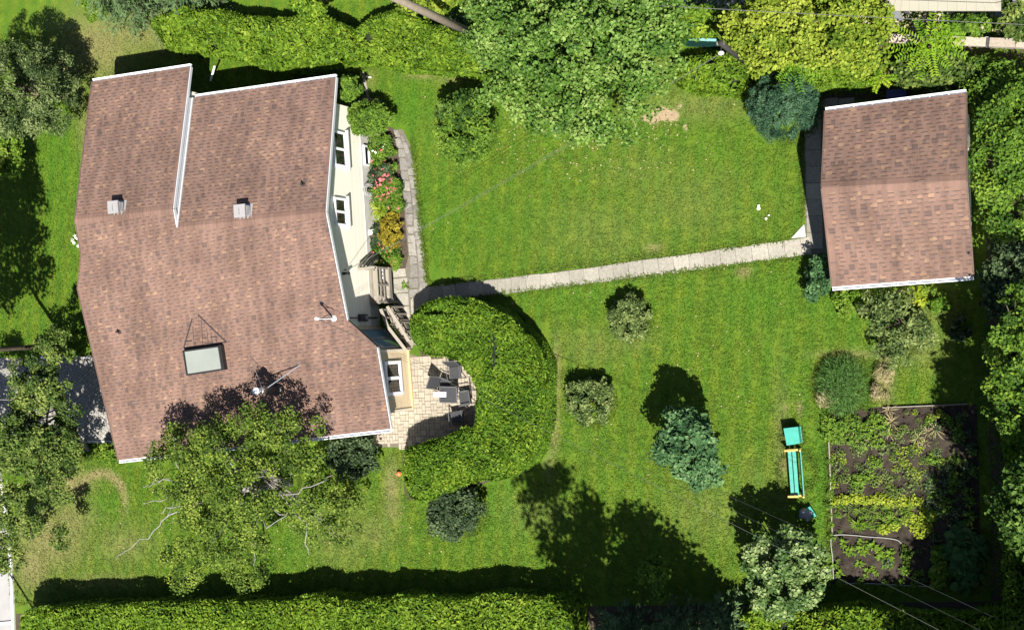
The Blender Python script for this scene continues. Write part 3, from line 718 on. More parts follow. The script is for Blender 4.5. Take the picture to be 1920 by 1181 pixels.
SHM = {}
def shingle_mesh(w_, h_, t_, tint):
    key = (round(w_, 2), round(tint, 1))
    if key not in SHM:
        mb = MB(); mb.tint = tint
        mb.box3((-w_ / 2, 0, 0), (w_, 0, 0), (0, h_, 0), (0, 0, t_))
        SHM[key] = npmesh('shingle', mb.v, [i for f in mb.f for i in f], [len(f) for f in mb.f], M['shingle'], mb.t)
    return SHM[key]
def shingles(parent, slopes, expo, npart, avoid=()):
    """courses of laminated shingles: continuous strips with raised tabs of mixed colour; tabs nearest the viewer are single parts"""
    strip = MB(); cand = []
    for pl, poly, down in slopes:
        n_ = pl[1]; e_ = nrm(np.cross(down, n_)); dn = nrm(np.cross(n_, e_))
        if np.dot(dn, down) < 0: dn = -dn
        if np.cross(e_, -dn)[2] < 0: e_ = -e_
        poly = [np.asarray(p_) for p_ in poly]; o_ = poly[0]
        c2 = np.array([[np.dot(p_ - o_, e_), np.dot(p_ - o_, dn)] for p_ in poly])
        v = c2[:, 1].max() + .015; row = 0
        while v > c2[:, 1].min() + .02:
            v0 = v - expo                                     # v: lower (butt) edge, v0: upper edge
            vm = (v + v0) / 2; xs = []
            for i in range(len(c2)):
                a, b_ = c2[i], c2[(i + 1) % len(c2)]
                if (a[1] > vm) != (b_[1] > vm): xs.append(a[0] + (vm - a[1]) / (b_[1] - a[1]) * (b_[0] - a[0]))
            xs.sort()
            for x0, x1 in zip(xs[::2], xs[1::2]):
                u = x0; f = lambda uu, vv, hh: o_ + e_ * uu + dn * vv + n_ * hh
                ph = rng.random() * .3
                first = True
                while u < x1 - .01:
                    gap = .10 + .13 * rng.random() if not first else ph + .02
                    first = False
                    ue = min(u + gap, x1)
                    strip.tint = float(np.clip(.52 + .05 * rng.normal(), 0, 1))
                    strip.add([f(u, v, .010), f(ue, v, .010), f(ue, v0, .004), f(u, v0, .004), f(u, v, 0), f(ue, v, 0)], [(0, 1, 2, 3), (4, 5, 1, 0)])
                    u = ue
                    if u >= x1 - .03: break
                    wt = round(.11 + .13 * rng.random(), 2); ue = min(u + wt, x1)
                    r_ = rng.random(); tn = .55 if r_ < .46 else (.7 if r_ < .68 else (.95 if r_ < .79 else (.36 if r_ < .93 else .2)))
                    strip.tint = tn
                    mid = f((u + ue) / 2, v, 0)
                    item = [f(u, v, .014), f(ue, v, .014), f(ue, v0, .008), f(u, v0, .008), f(u, v, 0), f(ue, v, 0), f(u, v0, 0), f(ue, v0, 0)]
                    cand.append((mid, ue - u, tn, e_, dn, n_, item, abs(ue - u - wt) < .004))
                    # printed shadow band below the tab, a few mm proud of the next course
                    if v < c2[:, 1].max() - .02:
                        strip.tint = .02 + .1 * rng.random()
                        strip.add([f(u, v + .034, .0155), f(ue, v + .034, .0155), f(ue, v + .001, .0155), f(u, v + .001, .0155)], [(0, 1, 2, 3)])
                    u = ue
            v = v0; row += 1
    cand.sort(key=lambda c: np.linalg.norm(c[0] - CAM) + (3 if not c[7] else 0) + sum(5 for a_ in avoid if np.linalg.norm((c[0] - a_)[:2]) < 2.2))
    for i, (mid, w_, tn, e_, dn, n_, item, full) in enumerate(cand):
        if i < npart:
            o = link('shingle', shingle_mesh(w_, expo - .002, .0145, tn), parent)
            up_ = -dn
            loc = mid - wloc(parent)
            o.matrix_local = Matrix(((e_[0], up_[0], n_[0], loc[0]), (e_[1], up_[1], n_[1], loc[1]), (e_[2], up_[2], n_[2], loc[2]), (0, 0, 0, 1)))
        else:
            strip.tint = tn
            strip.add(item, [(0, 1, 2, 3), (4, 5, 1, 0), (0, 3, 6, 4), (5, 7, 2, 1)])
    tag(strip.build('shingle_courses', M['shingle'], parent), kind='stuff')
def perp_down(a, b_):
    d = nrm((b_ - a) * [1, 1, 0]); return np.array([d[1], -d[0], 0])
off_ = lambda pl, poly: [p_ + pl[1] * .002 for p_ in poly]
shingles(house, [((NL[0], NL[1]), off_(NL, nl), -E2), ((NR[0], NR[1]), off_(NR, nr), -E2), ((SP[0], SP[1]), off_(SP, sp), perp_down(sp[7], sp[6]))], .142, 300, [P(430, 900), P(500, 820)])
# ridge caps
mb = MB()
def ridge_caps(mb, a, b_, sl1, sl2, wd=.17):
    d = b_ - a; L_ = np.linalg.norm(d); k_ = int(L_ / .17); d = d / L_
    for i in range(k_):
        mb.tint = float(np.clip(.56 + .04 * rng.normal(), 0, 1))
        p0 = a + d * (i * L_ / k_); p1 = a + d * ((i + 1) * L_ / k_)
        for sgn, sl in ((1, sl1), (-1, sl2)):
            s_ = E2 * sgn * wd - Z3 * sl * wd
            vs = [p0 + Z3 * .030, p1 + Z3 * .036, p1 + s_ + Z3 * .034, p0 + s_ + Z3 * .028]
            mb.add(vs if sgn < 0 else vs[::-1], [(0, 1, 2, 3)])
ridge_caps(mb, nl[3], nl[2], PS, PN); mb.build('ridge_cap', M['shingle'], house); mb = MB(); ridge_caps(mb, nr[3], nr[2], PS, PN); mb.build('ridge_cap', M['shingle'], house)
# step wall between the two roof levels, white flashing
mb = MB(); k_ = 24
for i in range(k_):
    va, vb = eN + (d0 - eN) * i / k_, eN + (d0 - eN) * (i + 1) / k_
    def hi(v): return zat(NL, at(uL, v)) - .01 if v < 0 else zat(SP, at(uL, v)) - .01
    a, b_ = at(uL - .012, va), at(uL - .012, vb)
    lo_a, lo_b = zat(NR, a) - .05, zat(NR, b_) - .05
    vs = [a * [1, 1, 0] + Z3 * lo_a, b_ * [1, 1, 0] + Z3 * lo_b, b_ * [1, 1, 0] + Z3 * max(hi(vb), lo_b + .01), a * [1, 1, 0] + Z3 * max(hi(va), lo_a + .01)]
    mb.add([q_ + E1 * .03 for q_ in vs][::-1], [(0, 1, 2, 3)])
mb.build('step_wall', M['trim'], house)
# rake boards: white trim along the sloping edges; the east rake shows its face
def rake(pts, wd=.035, ht=.13, name='rake_board', mat='trim', dz=-.055):
    mb = MB()
    for a, b_ in zip(pts[:-1], pts[1:]): mb.bar(np.asarray(a) + Z3 * dz, np.asarray(b_) + Z3 * dz, wd, ht)
    return mb.build(name, M[mat], house)
x1 = E1 * .035
rake([nl[1] + x1, nl[2] + x1])
rake([nl[2] + x1 * 1.3, on(SP, at(uL, d0)) + x1 * 1.3], ht=.16)
rake([nr[0] + E1 * .08 + Z3 * .045, nr[3] + E1 * .08 + Z3 * .045], .05, .06, 'flashing', dz=.02)
rake([nr[1] + x1, nr[2] + x1]); rake([nr[2] + x1, sp[4] + x1]); rake([sp[5] + x1, sp[6] + x1])
rake([sp[4] + x1 * .7, sp[5] + x1 * .7], mat='roofdeck')
rake([nl[0] - x1, nl[3] - x1], mat='roofdeck'); rake([sp[0] - x1, sp[9] - x1, sp[8] - x1, sp[7] - x1], mat='roofdeck')
# soffit strips under the east rake
# gutters: open troughs with straps
def gutter(a, b_, out, parent=house, wd=.125, ht=.10, straps=.62):
    mb = MB(); a = np.asarray(a) - Z3 * .045; b_ = np.asarray(b_) - Z3 * .045; d = b_ - a; o = nrm(out)
    a0 = a + o * .015
    mb.box3(a0 - Z3 * ht, d, o * wd, Z3 * .012)               # floor
    mb.box3(a0 - Z3 * (ht - .013), d, o * .012, Z3 * (ht - .015))
    mb.box3(a0 + o * (wd - .014) - Z3 * (ht - .013), d, o * .014, Z3 * (ht + .012))
    mb.box3(a0 + o * (wd - .03) + Z3 * .000, d, o * .034, Z3 * .013)
    L_ = np.linalg.norm(d); k_ = int(L_ / straps); dn = d / L_
    for i in range(k_):
        c_ = a0 + dn * ((i + .5) * straps); mb.box3(c_ + Z3 * .004, dn * .035, o * (wd - .032), Z3 * .012)
    for e_ in (a0 + dn * .002, b_ + o * .015 - dn * .014): mb.box3(e_ + o * .013 - Z3 * (ht - .014), dn * .012, o * (wd - .028), Z3 * (ht - .018))
    return mb.build('gutter', M['gutter'], parent)
gutter(nl[0], nl[1], -E2); gutter(nr[0] + E1 * .12, nr[1], -E2); gutter(sp[7], sp[6], E2)
# walls
def clapboards(name, a, b_, z0, top, mat, parent, expo=.115, out=None):
    """lapped boards between ground points a and b_, each board its own sloping face; top(p) gives the roof height"""
    mb = MB(); a = np.asarray(a) * [1, 1, 0]; b_ = np.asarray(b_) * [1, 1, 0]; d = b_ - a; L_ = np.linalg.norm(d); d = d / L_
    out = np.array([d[1], -d[0], 0]) if out is None else out
    ss = np.linspace(0, L_, 41); zt = np.array([top(a + d * s_) for s_ in ss])
    z = z0
    while z < zt.max():
        ok_ = zt > z + expo * .4
        if ok_.any():
            s0, s1 = ss[ok_].min(), ss[ok_].max()
            if s1 > s0:
                mb.tint = float(np.clip(.5 + .25 * rng.normal(), 0, 1))
                p0, p1 = a + d * s0, a + d * s1
                lo_, hi_ = out * .013, out * .009
                vs = [p0 + lo_ + Z3 * z, p1 + lo_ + Z3 * z, p1 + hi_ + Z3 * (z + expo), p0 + hi_ + Z3 * (z + expo), p0 + Z3 * z, p1 + Z3 * z]
                mb.add(vs, [(0, 1, 2, 3), (4, 5, 1, 0)])
        z += expo
    return mb.build(name, M[mat], parent)
def wall_core(a, b_, z0, tops, th=.14, mat='wallcore', name='wall', out=None):
    """solid wall; tops: [(fraction, z)]"""
    mb = MB(); a = np.asarray(a) * [1, 1, 0]; b_ = np.asarray(b_) * [1, 1, 0]; d = b_ - a
    out = nrm(np.array([d[1], -d[0], 0])) if out is None else out
    for (f0, t0), (f1, t1) in zip(tops[:-1], tops[1:]):
        p0, p1 = a + d * f0, a + d * f1
        vs = [p0 + Z3 * z0, p1 + Z3 * z0, p1 + Z3 * t1, p0 + Z3 * t0]
        vs = vs + [q_ - out * th for q_ in vs]
        mb.add(vs, [(0, 1, 2, 3), (7, 6, 5, 4), (0, 4, 5, 1), (1, 5, 6, 2), (2, 6, 7, 3), (3, 7, 4, 0)])
    return mb.build(name, M[mat], house)
def rooftop(p):
    v = np.dot(p - A1, E2); return (zat(NR, p) if v < d0 else zat(SP, p)) - .16
ne = P(671, 206, .75) * [1, 1, 0]; se = P(695.6, 611, .75) * [1, 1, 0]
lc0 = P(765, 656, 0); lc1 = P(774, 766, 0)
dE = nrm(se - ne); fr = (d0 - uv(ne)[1]) / (uv(se)[1] - uv(ne)[1])
oE = np.array([-dE[1], dE[0], 0]); oE = oE if np.dot(oE, E1) > 0 else -oE
wall_core(ne, se, .77, [(0, rooftop(ne)), (fr, rooftop(ne + (se - ne) * fr)), (1, rooftop(se))], out=oE)
clapboards('siding', se, ne, .75, lambda p: rooftop(p) + .02, 'siding', house, out=oE)
wall_core(ne + oE * .03, se + oE * .03, -.05, [(0, .75), (1, .75)], .2, 'foundation', 'foundation', out=oE)
# slanted wall with the big glass door, lower east wall, hidden walls
dg = nrm(lc0 - se); oD = np.array([-dg[1], dg[0], 0]); oD = oD if oD[0] > 0 else -oD
stop = lambda p: zat(SP, p) - .16
wall_core(se, lc0, -.05, [(0, stop(se)), (1, stop(lc0))], out=oD)
clapboards('siding', lc0, se, .12, lambda p: stop(p) + .02, 'tan', house, out=oD)
dl = nrm(lc1 - lc0); oL = np.array([-dl[1], dl[0], 0]); oL = oL if oL[0] > 0 else -oL
wall_core(lc0, lc1, -.05, [(0, stop(lc0)), (1, stop(lc1))], out=oL)
clapboards('siding', lc1, lc0, .10, lambda p: stop(p) + .02, 'tan', house, out=oL)
mb = MB(); mb.bar(lc0 + oL * .045 + Z3 * .06, lc1 + oL * .045 + Z3 * .06, .07, .10); mb.build('base_board', plain('ochre_trim', (.50, .34, .18), .7), house)
mb = MB()
for c_ in (lc0, lc1): mb.box3(c_ - dl * .05 - oL * .03 + Z3 * .12, dl * .1, oL * .075, Z3 * (stop(c_) - .14))
mb.build('corner_board', plain('cream_trim', (.62, .55, .42), .6, .08), house)
uw = uv(nl[0])[0] + .35
nwl = at(uw, uv(nl[0])[1] + .95); nel = at(uL - .12, uv(nl[0])[1] + .95)
top_n = lambda p: zat(NL, p) - .16
wall_core(nwl, nel, -.05, [(0, top_n(nwl)), (1, top_n(nel))], out=-E2)
clapboards('siding', nwl, nel, .6, lambda p: top_n(p) + .02, 'siding', house, out=-E2)
nrr = at(uL - .12, eN + .45); ner = ne
wall_core(nel + E2 * .14, nrr + E2 * 1.2, -.05, [(0, top_n(nel)), (1, top_n(nrr))], out=E1)
clapboards('siding', nrr, nel, .6, lambda p: top_n(p) + .02, 'siding', house, out=E1)
wall_core(nrr, ner, -.05, [(0, zat(NR, nrr) - .16), (1, zat(NR, ner) - .16)], out=-E2)
clapboards('siding', nrr, ner, .6, lambda p: zat(NR, p) - .14, 'siding', house, out=-E2)
# west front and south wall
w0 = nwl; w1 = at(uw + .05, uv(sp[9])[1]); w2 = at(uv(sp[8])[0] + .4, uv(sp[8])[1]); w3 = at(uv(sp[7])[0] + .4, uv(sp[7])[1] - .4); w4 = lc1 - E2 * .0
def topw(p):
    v = np.dot(p - A1, E2); return (zat(NL, p) if v < 0 else zat(SP, p)) - .16
f0 = (0 - uv(w0)[1]) / (uv(w1)[1] - uv(w0)[1])
wall_core(w0, w1, -.05, [(0, topw(w0)), (f0, topw(w0 + (w1 - w0) * f0)), (1, topw(w1))], out=-E1)
clapboards('siding', w0, w1, .6, lambda p: topw(p) + .02, 'siding', house, out=-E1)
wall_core(w1, w2, -.05, [(0, topw(w1)), (1, topw(w2))], out=nrm(np.array([(w2 - w1)[1], -(w2 - w1)[0], 0])))
wall_core(w2, w3, -.05, [(0, topw(w2)), (1, topw(w3))], out=-E1)
clapboards('siding', w2, w3, .3, lambda p: topw(p) + .02, 'siding', house, out=-E1)
wall_core(w3, lc1, -.05, [(0, topw(w3)), (1, topw(lc1))], out=E2)
clapboards('siding', w3, lc1, .3, lambda p: topw(p) + .02, 'siding', house, out=E2)
# windows
def window(a, b_, z0, z1, out, panes=2, sill=True, name='window', frame='white', glass='glass', fw=.09, deep=.07):
    a = np.asarray(a) * [1, 1, 0] + out * .02; b_ = np.asarray(b_) * [1, 1, 0] + out * .02; d = nrm(b_ - a); L_ = np.linalg.norm(b_ - a)
    mb = MB()
    mb.box3(a + Z3 * z0, d * L_, out * deep, Z3 * fw); mb.box3(a + Z3 * (z1 - fw), d * L_, out * deep, Z3 * fw)
    for s_ in np.linspace(0, L_ - fw, panes + 1): mb.box3(a + d * s_ + Z3 * (z0 + fw), d * fw, out * (deep - .003), Z3 * (z1 - z0 - 2 * fw))
    fr_ = mb.build(name, M[frame], house)
    st_ = (L_ - fw) / panes
    for i in range(panes):
        mb = MB(); mb.box3(a + d * (i * st_ + fw) + Z3 * (z0 + fw), d * (st_ - fw), out * (deep * .35), Z3 * (z1 - z0 - 2 * fw)); mb.build('pane', M[glass], fr_)
        for z_ in (z0 + fw, z1 - fw - .05):      # sash rails a little back from the frame
            mb = MB(); mb.box3(a + d * (i * st_ + fw + .002) + Z3 * z_, d * (st_ - fw - .004), out * (deep * .6), Z3 * .05); mb.build('sash', M[frame], fr_)
    if sill:
        mb = MB(); mb.box3(a - d * .1 + Z3 * (z0 - .09), d * (L_ + .2), out * .14, Z3 * .085); mb.build('sill', M['foundation'], fr_)
    return fr_
def wallpt(py, h=.9):              # point of the upper east wall seen at image row py
    f = (py - 206) / (611 - 206.); return ne + (se - ne) * f
window(wallpt(257), wallpt(322), 2.02, 3.05, oE)
window(wallpt(379), wallpt(430), 2.28, 3.25, oE)
lw = lambda f: lc0 + (lc1 - lc0) * f
window(lw(.17), lw(.74), .88, 2.25, oL, sill=False, fw=.13)
bw = wallpt(272) + oE * .03; bw2 = wallpt(310) + oE * .03
window(bw, bw2, .14, .62, oE, 1, False, 'basement_window', fw=.06)
gd0, gd1 = se + (lc0 - se) * .18, se + (lc0 - se) * .93
window(gd0, gd1, .14, 2.2, oD, 2, False, 'glass_door', 'ventgrey', 'sky_glass', .06)
# roof vents with louvred side
def roof_vent(px, py):
    c_ = RP(px, py, NL if px < 330 else NR); s_ = .46
    mb = MB(); n_ = (NL if px < 330 else NR)[1]; dn = nrm(np.cross(n_, E1))
    mb.box3(c_ - E1 * .30 - dn * .30 + n_ * .018, E1 * .6, dn * .6, n_ * .012)
    mb.box3(c_ - E1 * .19 - E2 * .19 + Z3 * -.05, E1 * .38, E2 * .38, Z3 * .42)
    mb.prism([c_ - E1 * .25 - E2 * .25 + Z3 * .46, c_ + E1 * .25 - E2 * .25 + Z3 * .46, c_ + E1 * .25 + E2 * .25 + Z3 * .46, c_ - E1 * .25 + E2 * .25 + Z3 * .46], .07)
    v_ = mb.build('roof_vent', M['ventgrey'], house)
    for i in range(3):
        mb = MB(); mb.box3(c_ + E1 * .195 - E2 * .2 + Z3 * (.10 + .09 * i), E1 * .05, E2 * .4, Z3 * .035); mb.build('louver', M['ventgrey'], v_)
    mb = MB(); mb.box3(c_ - E1 * .02 - E2 * .12 + Z3 * .461, E1 * .015, E2 * .26, Z3 * .006); mb.build('seam', M['darksteel'], v_)
roof_vent(225, 390); roof_vent(461, 397)
for px, py, pl in ((569, 346, NR), (224, 622, SP)):
    c_ = RP(px, py, pl); mb = MB(); mb.tube([c_ - Z3 * .05, c_ + Z3 * .22], .045, 8); mb.disc(c_ + pl[1] * .015, pl[1], .10, .06, .04, 10); mb.build('plumbing_vent', M['tar'], house)
# tall insulated flue with storm collar, cap and brace
c_ = RP(524, 729, SP)
mb = MB(); mb.disc(c_ + SP[1] * .014, SP[1], .23, .13, .12, 18); fl = mb.build('flue_flashing', M['darksteel'], house, True)
mb = MB(); mb.tube([c_, c_ + Z3 * 1.35], .105, 16); mb.build('flue_pipe', M['darksteel'], house, True)
mb = MB(); mb.tube([c_ + Z3 * 1.10, c_ + Z3 * 1.32, c_ + Z3 * 1.37], [.135, .135, .11], 16); mb.build('flue_collar', M['steel'], house, True)
mb = MB(); mb.tube([c_ + Z3 * 1.37, c_ + Z3 * 1.62], .095, 14); mb.tube([c_ + Z3 * 1.63, c_ + Z3 * 1.73], [.15, .14], 16); mb.build('flue_cap', M['white'], house, True)
mb = MB(); mb.tube([c_ + Z3 * 1.15, RP(563, 684, SP) + Z3 * .03], .022, 6); mb.build('flue_brace', M['steel'], house)
mb = MB(); mb.tube([c_ + Z3 * 1.2, RP(470, 668, SP) + Z3 * .03], .012, 5); mb.build('flue_brace', M['steel'], house)
# skylight on a tall kerb and the little cricket behind it
q0, q1, q2, q3 = (RP(x_, y_, SP) for x_, y_ in ((349, 654), (420, 644), (427, 690), (356, 701)))
n_ = SP[1]; K = .26
mb = MB(); mb.prism([q_ + n_ * K for q_ in (q3, q2, q1, q0)], K + .05); sk = mb.build('skylight', M['black'], house)
cc_ = sum((q0, q1, q2, q3)) / 4
ins = [q_ + (cc_ - q_) * .13 for q_ in (q3, q2, q1, q0)]
mb = MB(); mb.prism([q_ + n_ * (K + .035) for q_ in ins], .03); mb.build('skylight_dome', M['frost'], sk)
mb = MB(); rim = [q_ + (cc_ - q_) * .07 + n_ * (K + .02) for q_ in (q3, q2, q1, q0)]
for i in range(4): mb.bar(rim[i], rim[(i + 1) % 4], .05, .04, n_)
mb.build('skylight_rim', M['black'], sk)
mb = MB()
for a, b_ in (((345, 652), (361, 597)), ((425, 641), (372, 590)), ((347, 652), (425, 641))): mb.bar(RP(*a, SP) + n_ * .03, RP(*b_, SP) + n_ * .03, .045, .02, n_)
for x_, y0, y1 in ((362, 612, 648), (366, 640, 650), (378, 600, 646), (388, 615, 640), (396, 625, 645), (405, 630, 644)): mb.bar(RP(x_, y0, SP) + n_ * .028, RP(x_ + 3, y1, SP) + n_ * .028, .014, .012, n_)
for x_, x2, y_ in ((380, 388, 634), (384, 400, 643), (395, 408, 632), (350, 360, 640)): mb.bar(RP(x_, y_, SP) + n_ * .027, RP(x2, y_ - 1, SP) + n_ * .027, .03, .012, n_)
mb.build('skylight_sealant', M['tar'], house)
# service mast through the roof, conduit and round meter on the wall below
c_ = RP(626, 597, SP)
mb = MB(); mb.disc(c_ + n_ * .016, n_, .12, .06, .05, 12); mb.tube([c_, c_ + Z3 * 1.25], .035, 8); mb.tube([c_ + Z3 * 1.2, c_ + Z3 * 1.33, c_ + Z3 * 1.33 + E1 * .12], [.06, .06, .03], 8); mast = mb.build('service_mast', M['white'], house)
MAST = c_ + Z3 * 1.22
mb = MB(); mb.tube([MAST + E1 * .1, MAST + E1 * .3 - Z3 * .5, MAST + E1 * .15 - Z3 * .75 - E2 * .2, MAST + E1 * .05 - Z3 * .2], .012, 5); mb.build('drip_loop', M['blackwire'], mast)
wp = se - dE * .32; 
mb = MB(); mb.tube([wp + oE * .07 + Z3 * .3, wp + oE * .07 + Z3 * 3.3], .028, 7); mb.build('conduit', M['darksteel'], house)
mb = MB(); mb.box3(wp + oE * .03 - dE * .14 + Z3 * 1.25, dE * .28, oE * .12, Z3 * .6); me = mb.build('electric_meter', M['darksteel'], house)
mb = MB(); mb.disc(wp + oE * .15 + Z3 * 1.45, oE, .10, .085, .10, 14); mb.build('meter_glass', M['ventgrey'], me, True)
# little lamp, wire bracket and dryer hood on the cream wall
wp = wallpt(516); mb = MB(); mb.box3(wp + oE * .02 - dE * .05 + Z3 * 2.75, dE * .1, oE * .05, Z3 * .16); mb.tube([wp + oE * .06 + Z3 * 2.86, wp + oE * .2 + Z3 * 2.82, wp + oE * .2 + Z3 * 2.7], [.03, .05, .07], 8); mb.build('wall_lamp', M['black'], house)
wp = wallpt(436) + oE * .03; mb = MB(); mb.box3(wp - dE * .11 + Z3 * .30, dE * .22, oE * .2, Z3 * .2); mb.build('dryer_hood', M['white'], house)
wp = wallpt(509); BRK = wp + oE * .05 + Z3 * 2.7
mb = MB(); mb.tube([wp + Z3 * 2.7, wp + oE * .12 + Z3 * 2.7], .02, 5); mb.build('wire_bracket', M['darksteel'], house)
# concrete landing with handrail at the back step, deep in shade
lg = at(uL + .25, uv(nel)[1] + .1)
mb = MB(); mb.box3(lg - Z3 * .02, E1 * 1.5, E2 * .75, Z3 * .34); mb.build('back_step', M['foundation'], house)
mb = MB(); mb.bar(P(395, 152, .3), P(420, 130, .3) + Z3 * .7, .06, .06); mb.build('handrail', M['white'], house)
# ------------------------------------------------------------------ shed
SA = P(1541, 352, 3.75); SB = P(1812, 338, 3.75)
F1 = nrm((SB - SA) * [1, 1, 0]); F2 = np.array([F1[1], -F1[0], 0])
h_e = 2.4
nA, nB = P(1548, 210, h_e), P(1811, 175, h_e); sA, sB = P(1560, 537, h_e), P(1825, 517, h_e)
def suv(p): return np.dot(p - SA, F1), np.dot(p - SA, F2)
def sat(u, v, z=0): return SA * [1, 1, 0] + F1 * u + F2 * v + Z3 * z
vn_, vs_ = (suv(nA)[1] + suv(nB)[1]) / 2, (suv(sA)[1] + suv(sB)[1]) / 2
u0, u1 = np.mean([suv(SA)[0], suv(nA)[0], suv(sA)[0]]), np.mean([suv(SB)[0], suv(nB)[0], suv(sB)[0]])
rz = 3.75; tN = (rz - h_e) / abs(vn_); tS = (rz - h_e) / vs_
print('shed', vn_, vs_, u0, u1)
SN_ = (SA, nrm(Z3 - F2 * tN)); SS_ = (SA, nrm(Z3 + F2 * tS))
def spt(u, v): return sat(u, v, rz - (tN * -v if v < 0 else tS * v))
# the corners keep their own u, as seen
n_poly = [spt(*suv(nA)), spt(*suv(nB)), spt(suv(SB)[0], 0), spt(suv(SA)[0], 0)]
s_poly = [spt(suv(SA)[0], 0), spt(suv(SB)[0], 0), spt(*suv(sB)), spt(*suv(sA))]
shed = thing('garden_shed', sat((u0 + u1) / 2, 0), 'detached garden shed with brown shingled gable roof and white gutters', 'shed')
mb = MB(); mb.prism(n_poly, .11); mb.prism(s_poly, .11); mb.build('roof', M['roofdeck'], shed)
shingles(shed, [(SN_, [p_ + SN_[1] * .002 for p_ in n_poly], -perp_down(n_poly[0], n_poly[1])), (SS_, [p_ + SS_[1] * .002 for p_ in s_poly], perp_down(s_poly[3], s_poly[2]))], .150, 300)
mb = MB(); E2k, E2 = E2, F2; ridge_caps(mb, s_poly[0], s_poly[1], tS, tN, .19); E2 = E2k
mb.build('ridge_cap', M['shingle'], shed)
gutter(n_poly[0], n_poly[1], -F2, shed); gutter(s_poly[3], s_poly[2], F2, shed)
for side, uu, sg in (('w', u0 + .22, -1), ('e', u1 - .14, 1)):
    a, b_, c_ = sat(uu, vn_ + .3), sat(uu, 0), sat(uu, vs_ - .3)
    mb = MB(); ztop = lambda v: rz - (tN * -v if v < 0 else tS * v) - .14
    for p_, q_, va, vb in ((a, b_, vn_ + .3, 0), (b_, c_, 0, vs_ - .3)):
        vs = [p_, q_, q_ + Z3 * ztop(vb), p_ + Z3 * ztop(va)]; vs = vs + [v_ - F1 * sg * .12 for v_ in vs]
        f = [(0, 1, 2, 3), (7, 6, 5, 4), (0, 4, 5, 1), (1, 5, 6, 2), (2, 6, 7, 3), (3, 7, 4, 0)]
        mb.add(vs, f if sg < 0 else [g_[::-1] for g_ in f])
    mb.build('wall', M['wallcore'], shed)
    tp = lambda p: rz - (tN * -np.dot(p - SA, F2) if np.dot(p - SA, F2) < 0 else tS * np.dot(p - SA, F2)) - .13
    clapboards('siding', *((a, c_) if sg < 0 else (c_, a)), .1, tp, 'siding', shed, out=F1 * sg)
for v_, sg in ((vn_ + .3, -1), (vs_ - .3, 1)):
    a, b_ = sat(u0 + .22, v_), sat(u1 - .14, v_); zt_ = rz - (tN if sg < 0 else tS) * abs(v_) - .14
    mb = MB(); mb.box3(a - F2 * sg * .12, b_ - a, F2 * sg * .12, Z3 * zt_); mb.build('wall', M['wallcore'], shed)
    clapboards('siding', *((a, b_) if sg < 0 else (b_, a)), .1, lambda p: zt_ + .02, 'siding', shed, out=F2 * sg)
for pts in ((n_poly[1], n_poly[2]), (s_poly[1], s_poly[2])):
    mb = MB(); mb.bar(pts[0] + F1 * .02 - Z3 * .05, pts[1] + F1 * .02 - Z3 * .05, .035, .14); mb.build('rake_board', M['roofdeck'], shed)
for pts in ((n_poly[0], n_poly[3]), (s_poly[0], s_poly[3])):
    mb = MB(); mb.bar(pts[0] - F1 * .02 - Z3 * .05, pts[1] - F1 * .02 - Z3 * .05, .035, .14); mb.build('rake_board', M['roofdeck'], shed)
# door in the west wall with a ramp of boards
d0_, d1_ = sat(u0 + .20, 1.5), sat(u0 + .20, 2.6)
mb = MB(); mb.box3(d0_ + Z3 * .12, d1_ - d0_, -F1 * .05, Z3 * 2.0); dr_ = mb.build('door', M['white'], shed)
mb = MB(); mb.ball(d0_ - F1 * .09 + F2 * .1 + Z3 * 1.1, .035); mb.build('handle', M['darksteel'], dr_)
for i in range(5):
    mb = MB(); mb.tint = .3 + .1 * i; mb.box3(sat(u0 - .30, 1.45 + .25 * i, .02), F1 * .48, F2 * .235, Z3 * .10); mb.build('ramp_board', M['greywood'], shed)
for u_, v_ in ((u1 + .02, 2.3), (u1 + .02, 3.0)):   # two dark hooks under the rake
    mb = MB(); mb.ball(spt(u_ - .05, v_) + Z3 * .05, (.05, .04, .05)); mb.build('roof_clip', M['black'], shed)
mb = MB(); bb = P(1685, 188, .0); mb.prism([bb + q_ + Z3 * .62 for q_ in (-F1 * .3 - F2 * .25, F1 * .3 - F2 * .25, F1 * .3 + F2 * .2, -F1 * .3 + F2 * .2)], .6)
mb.prism([bb + q_ + Z3 * .68 for q_ in (-F1 * .33 - F2 * .28, F1 * .33 - F2 * .28, F1 * .33 + F2 * .23, -F1 * .33 + F2 * .23)], .055)
tag(mb.build('storage_bin', M['blue'], None, origin=bb), 'blue plastic bin in the shade behind the shed', 'bin')

# ------------------------------------------------------------------ deck and stairs at the cream wall
dk = thing('deck', P(715, 545), 'small brown wooden deck with railing and stairs along the cream wall', 'deck')
g = lambda px, py, h: P(px, py, h)
DH = .80
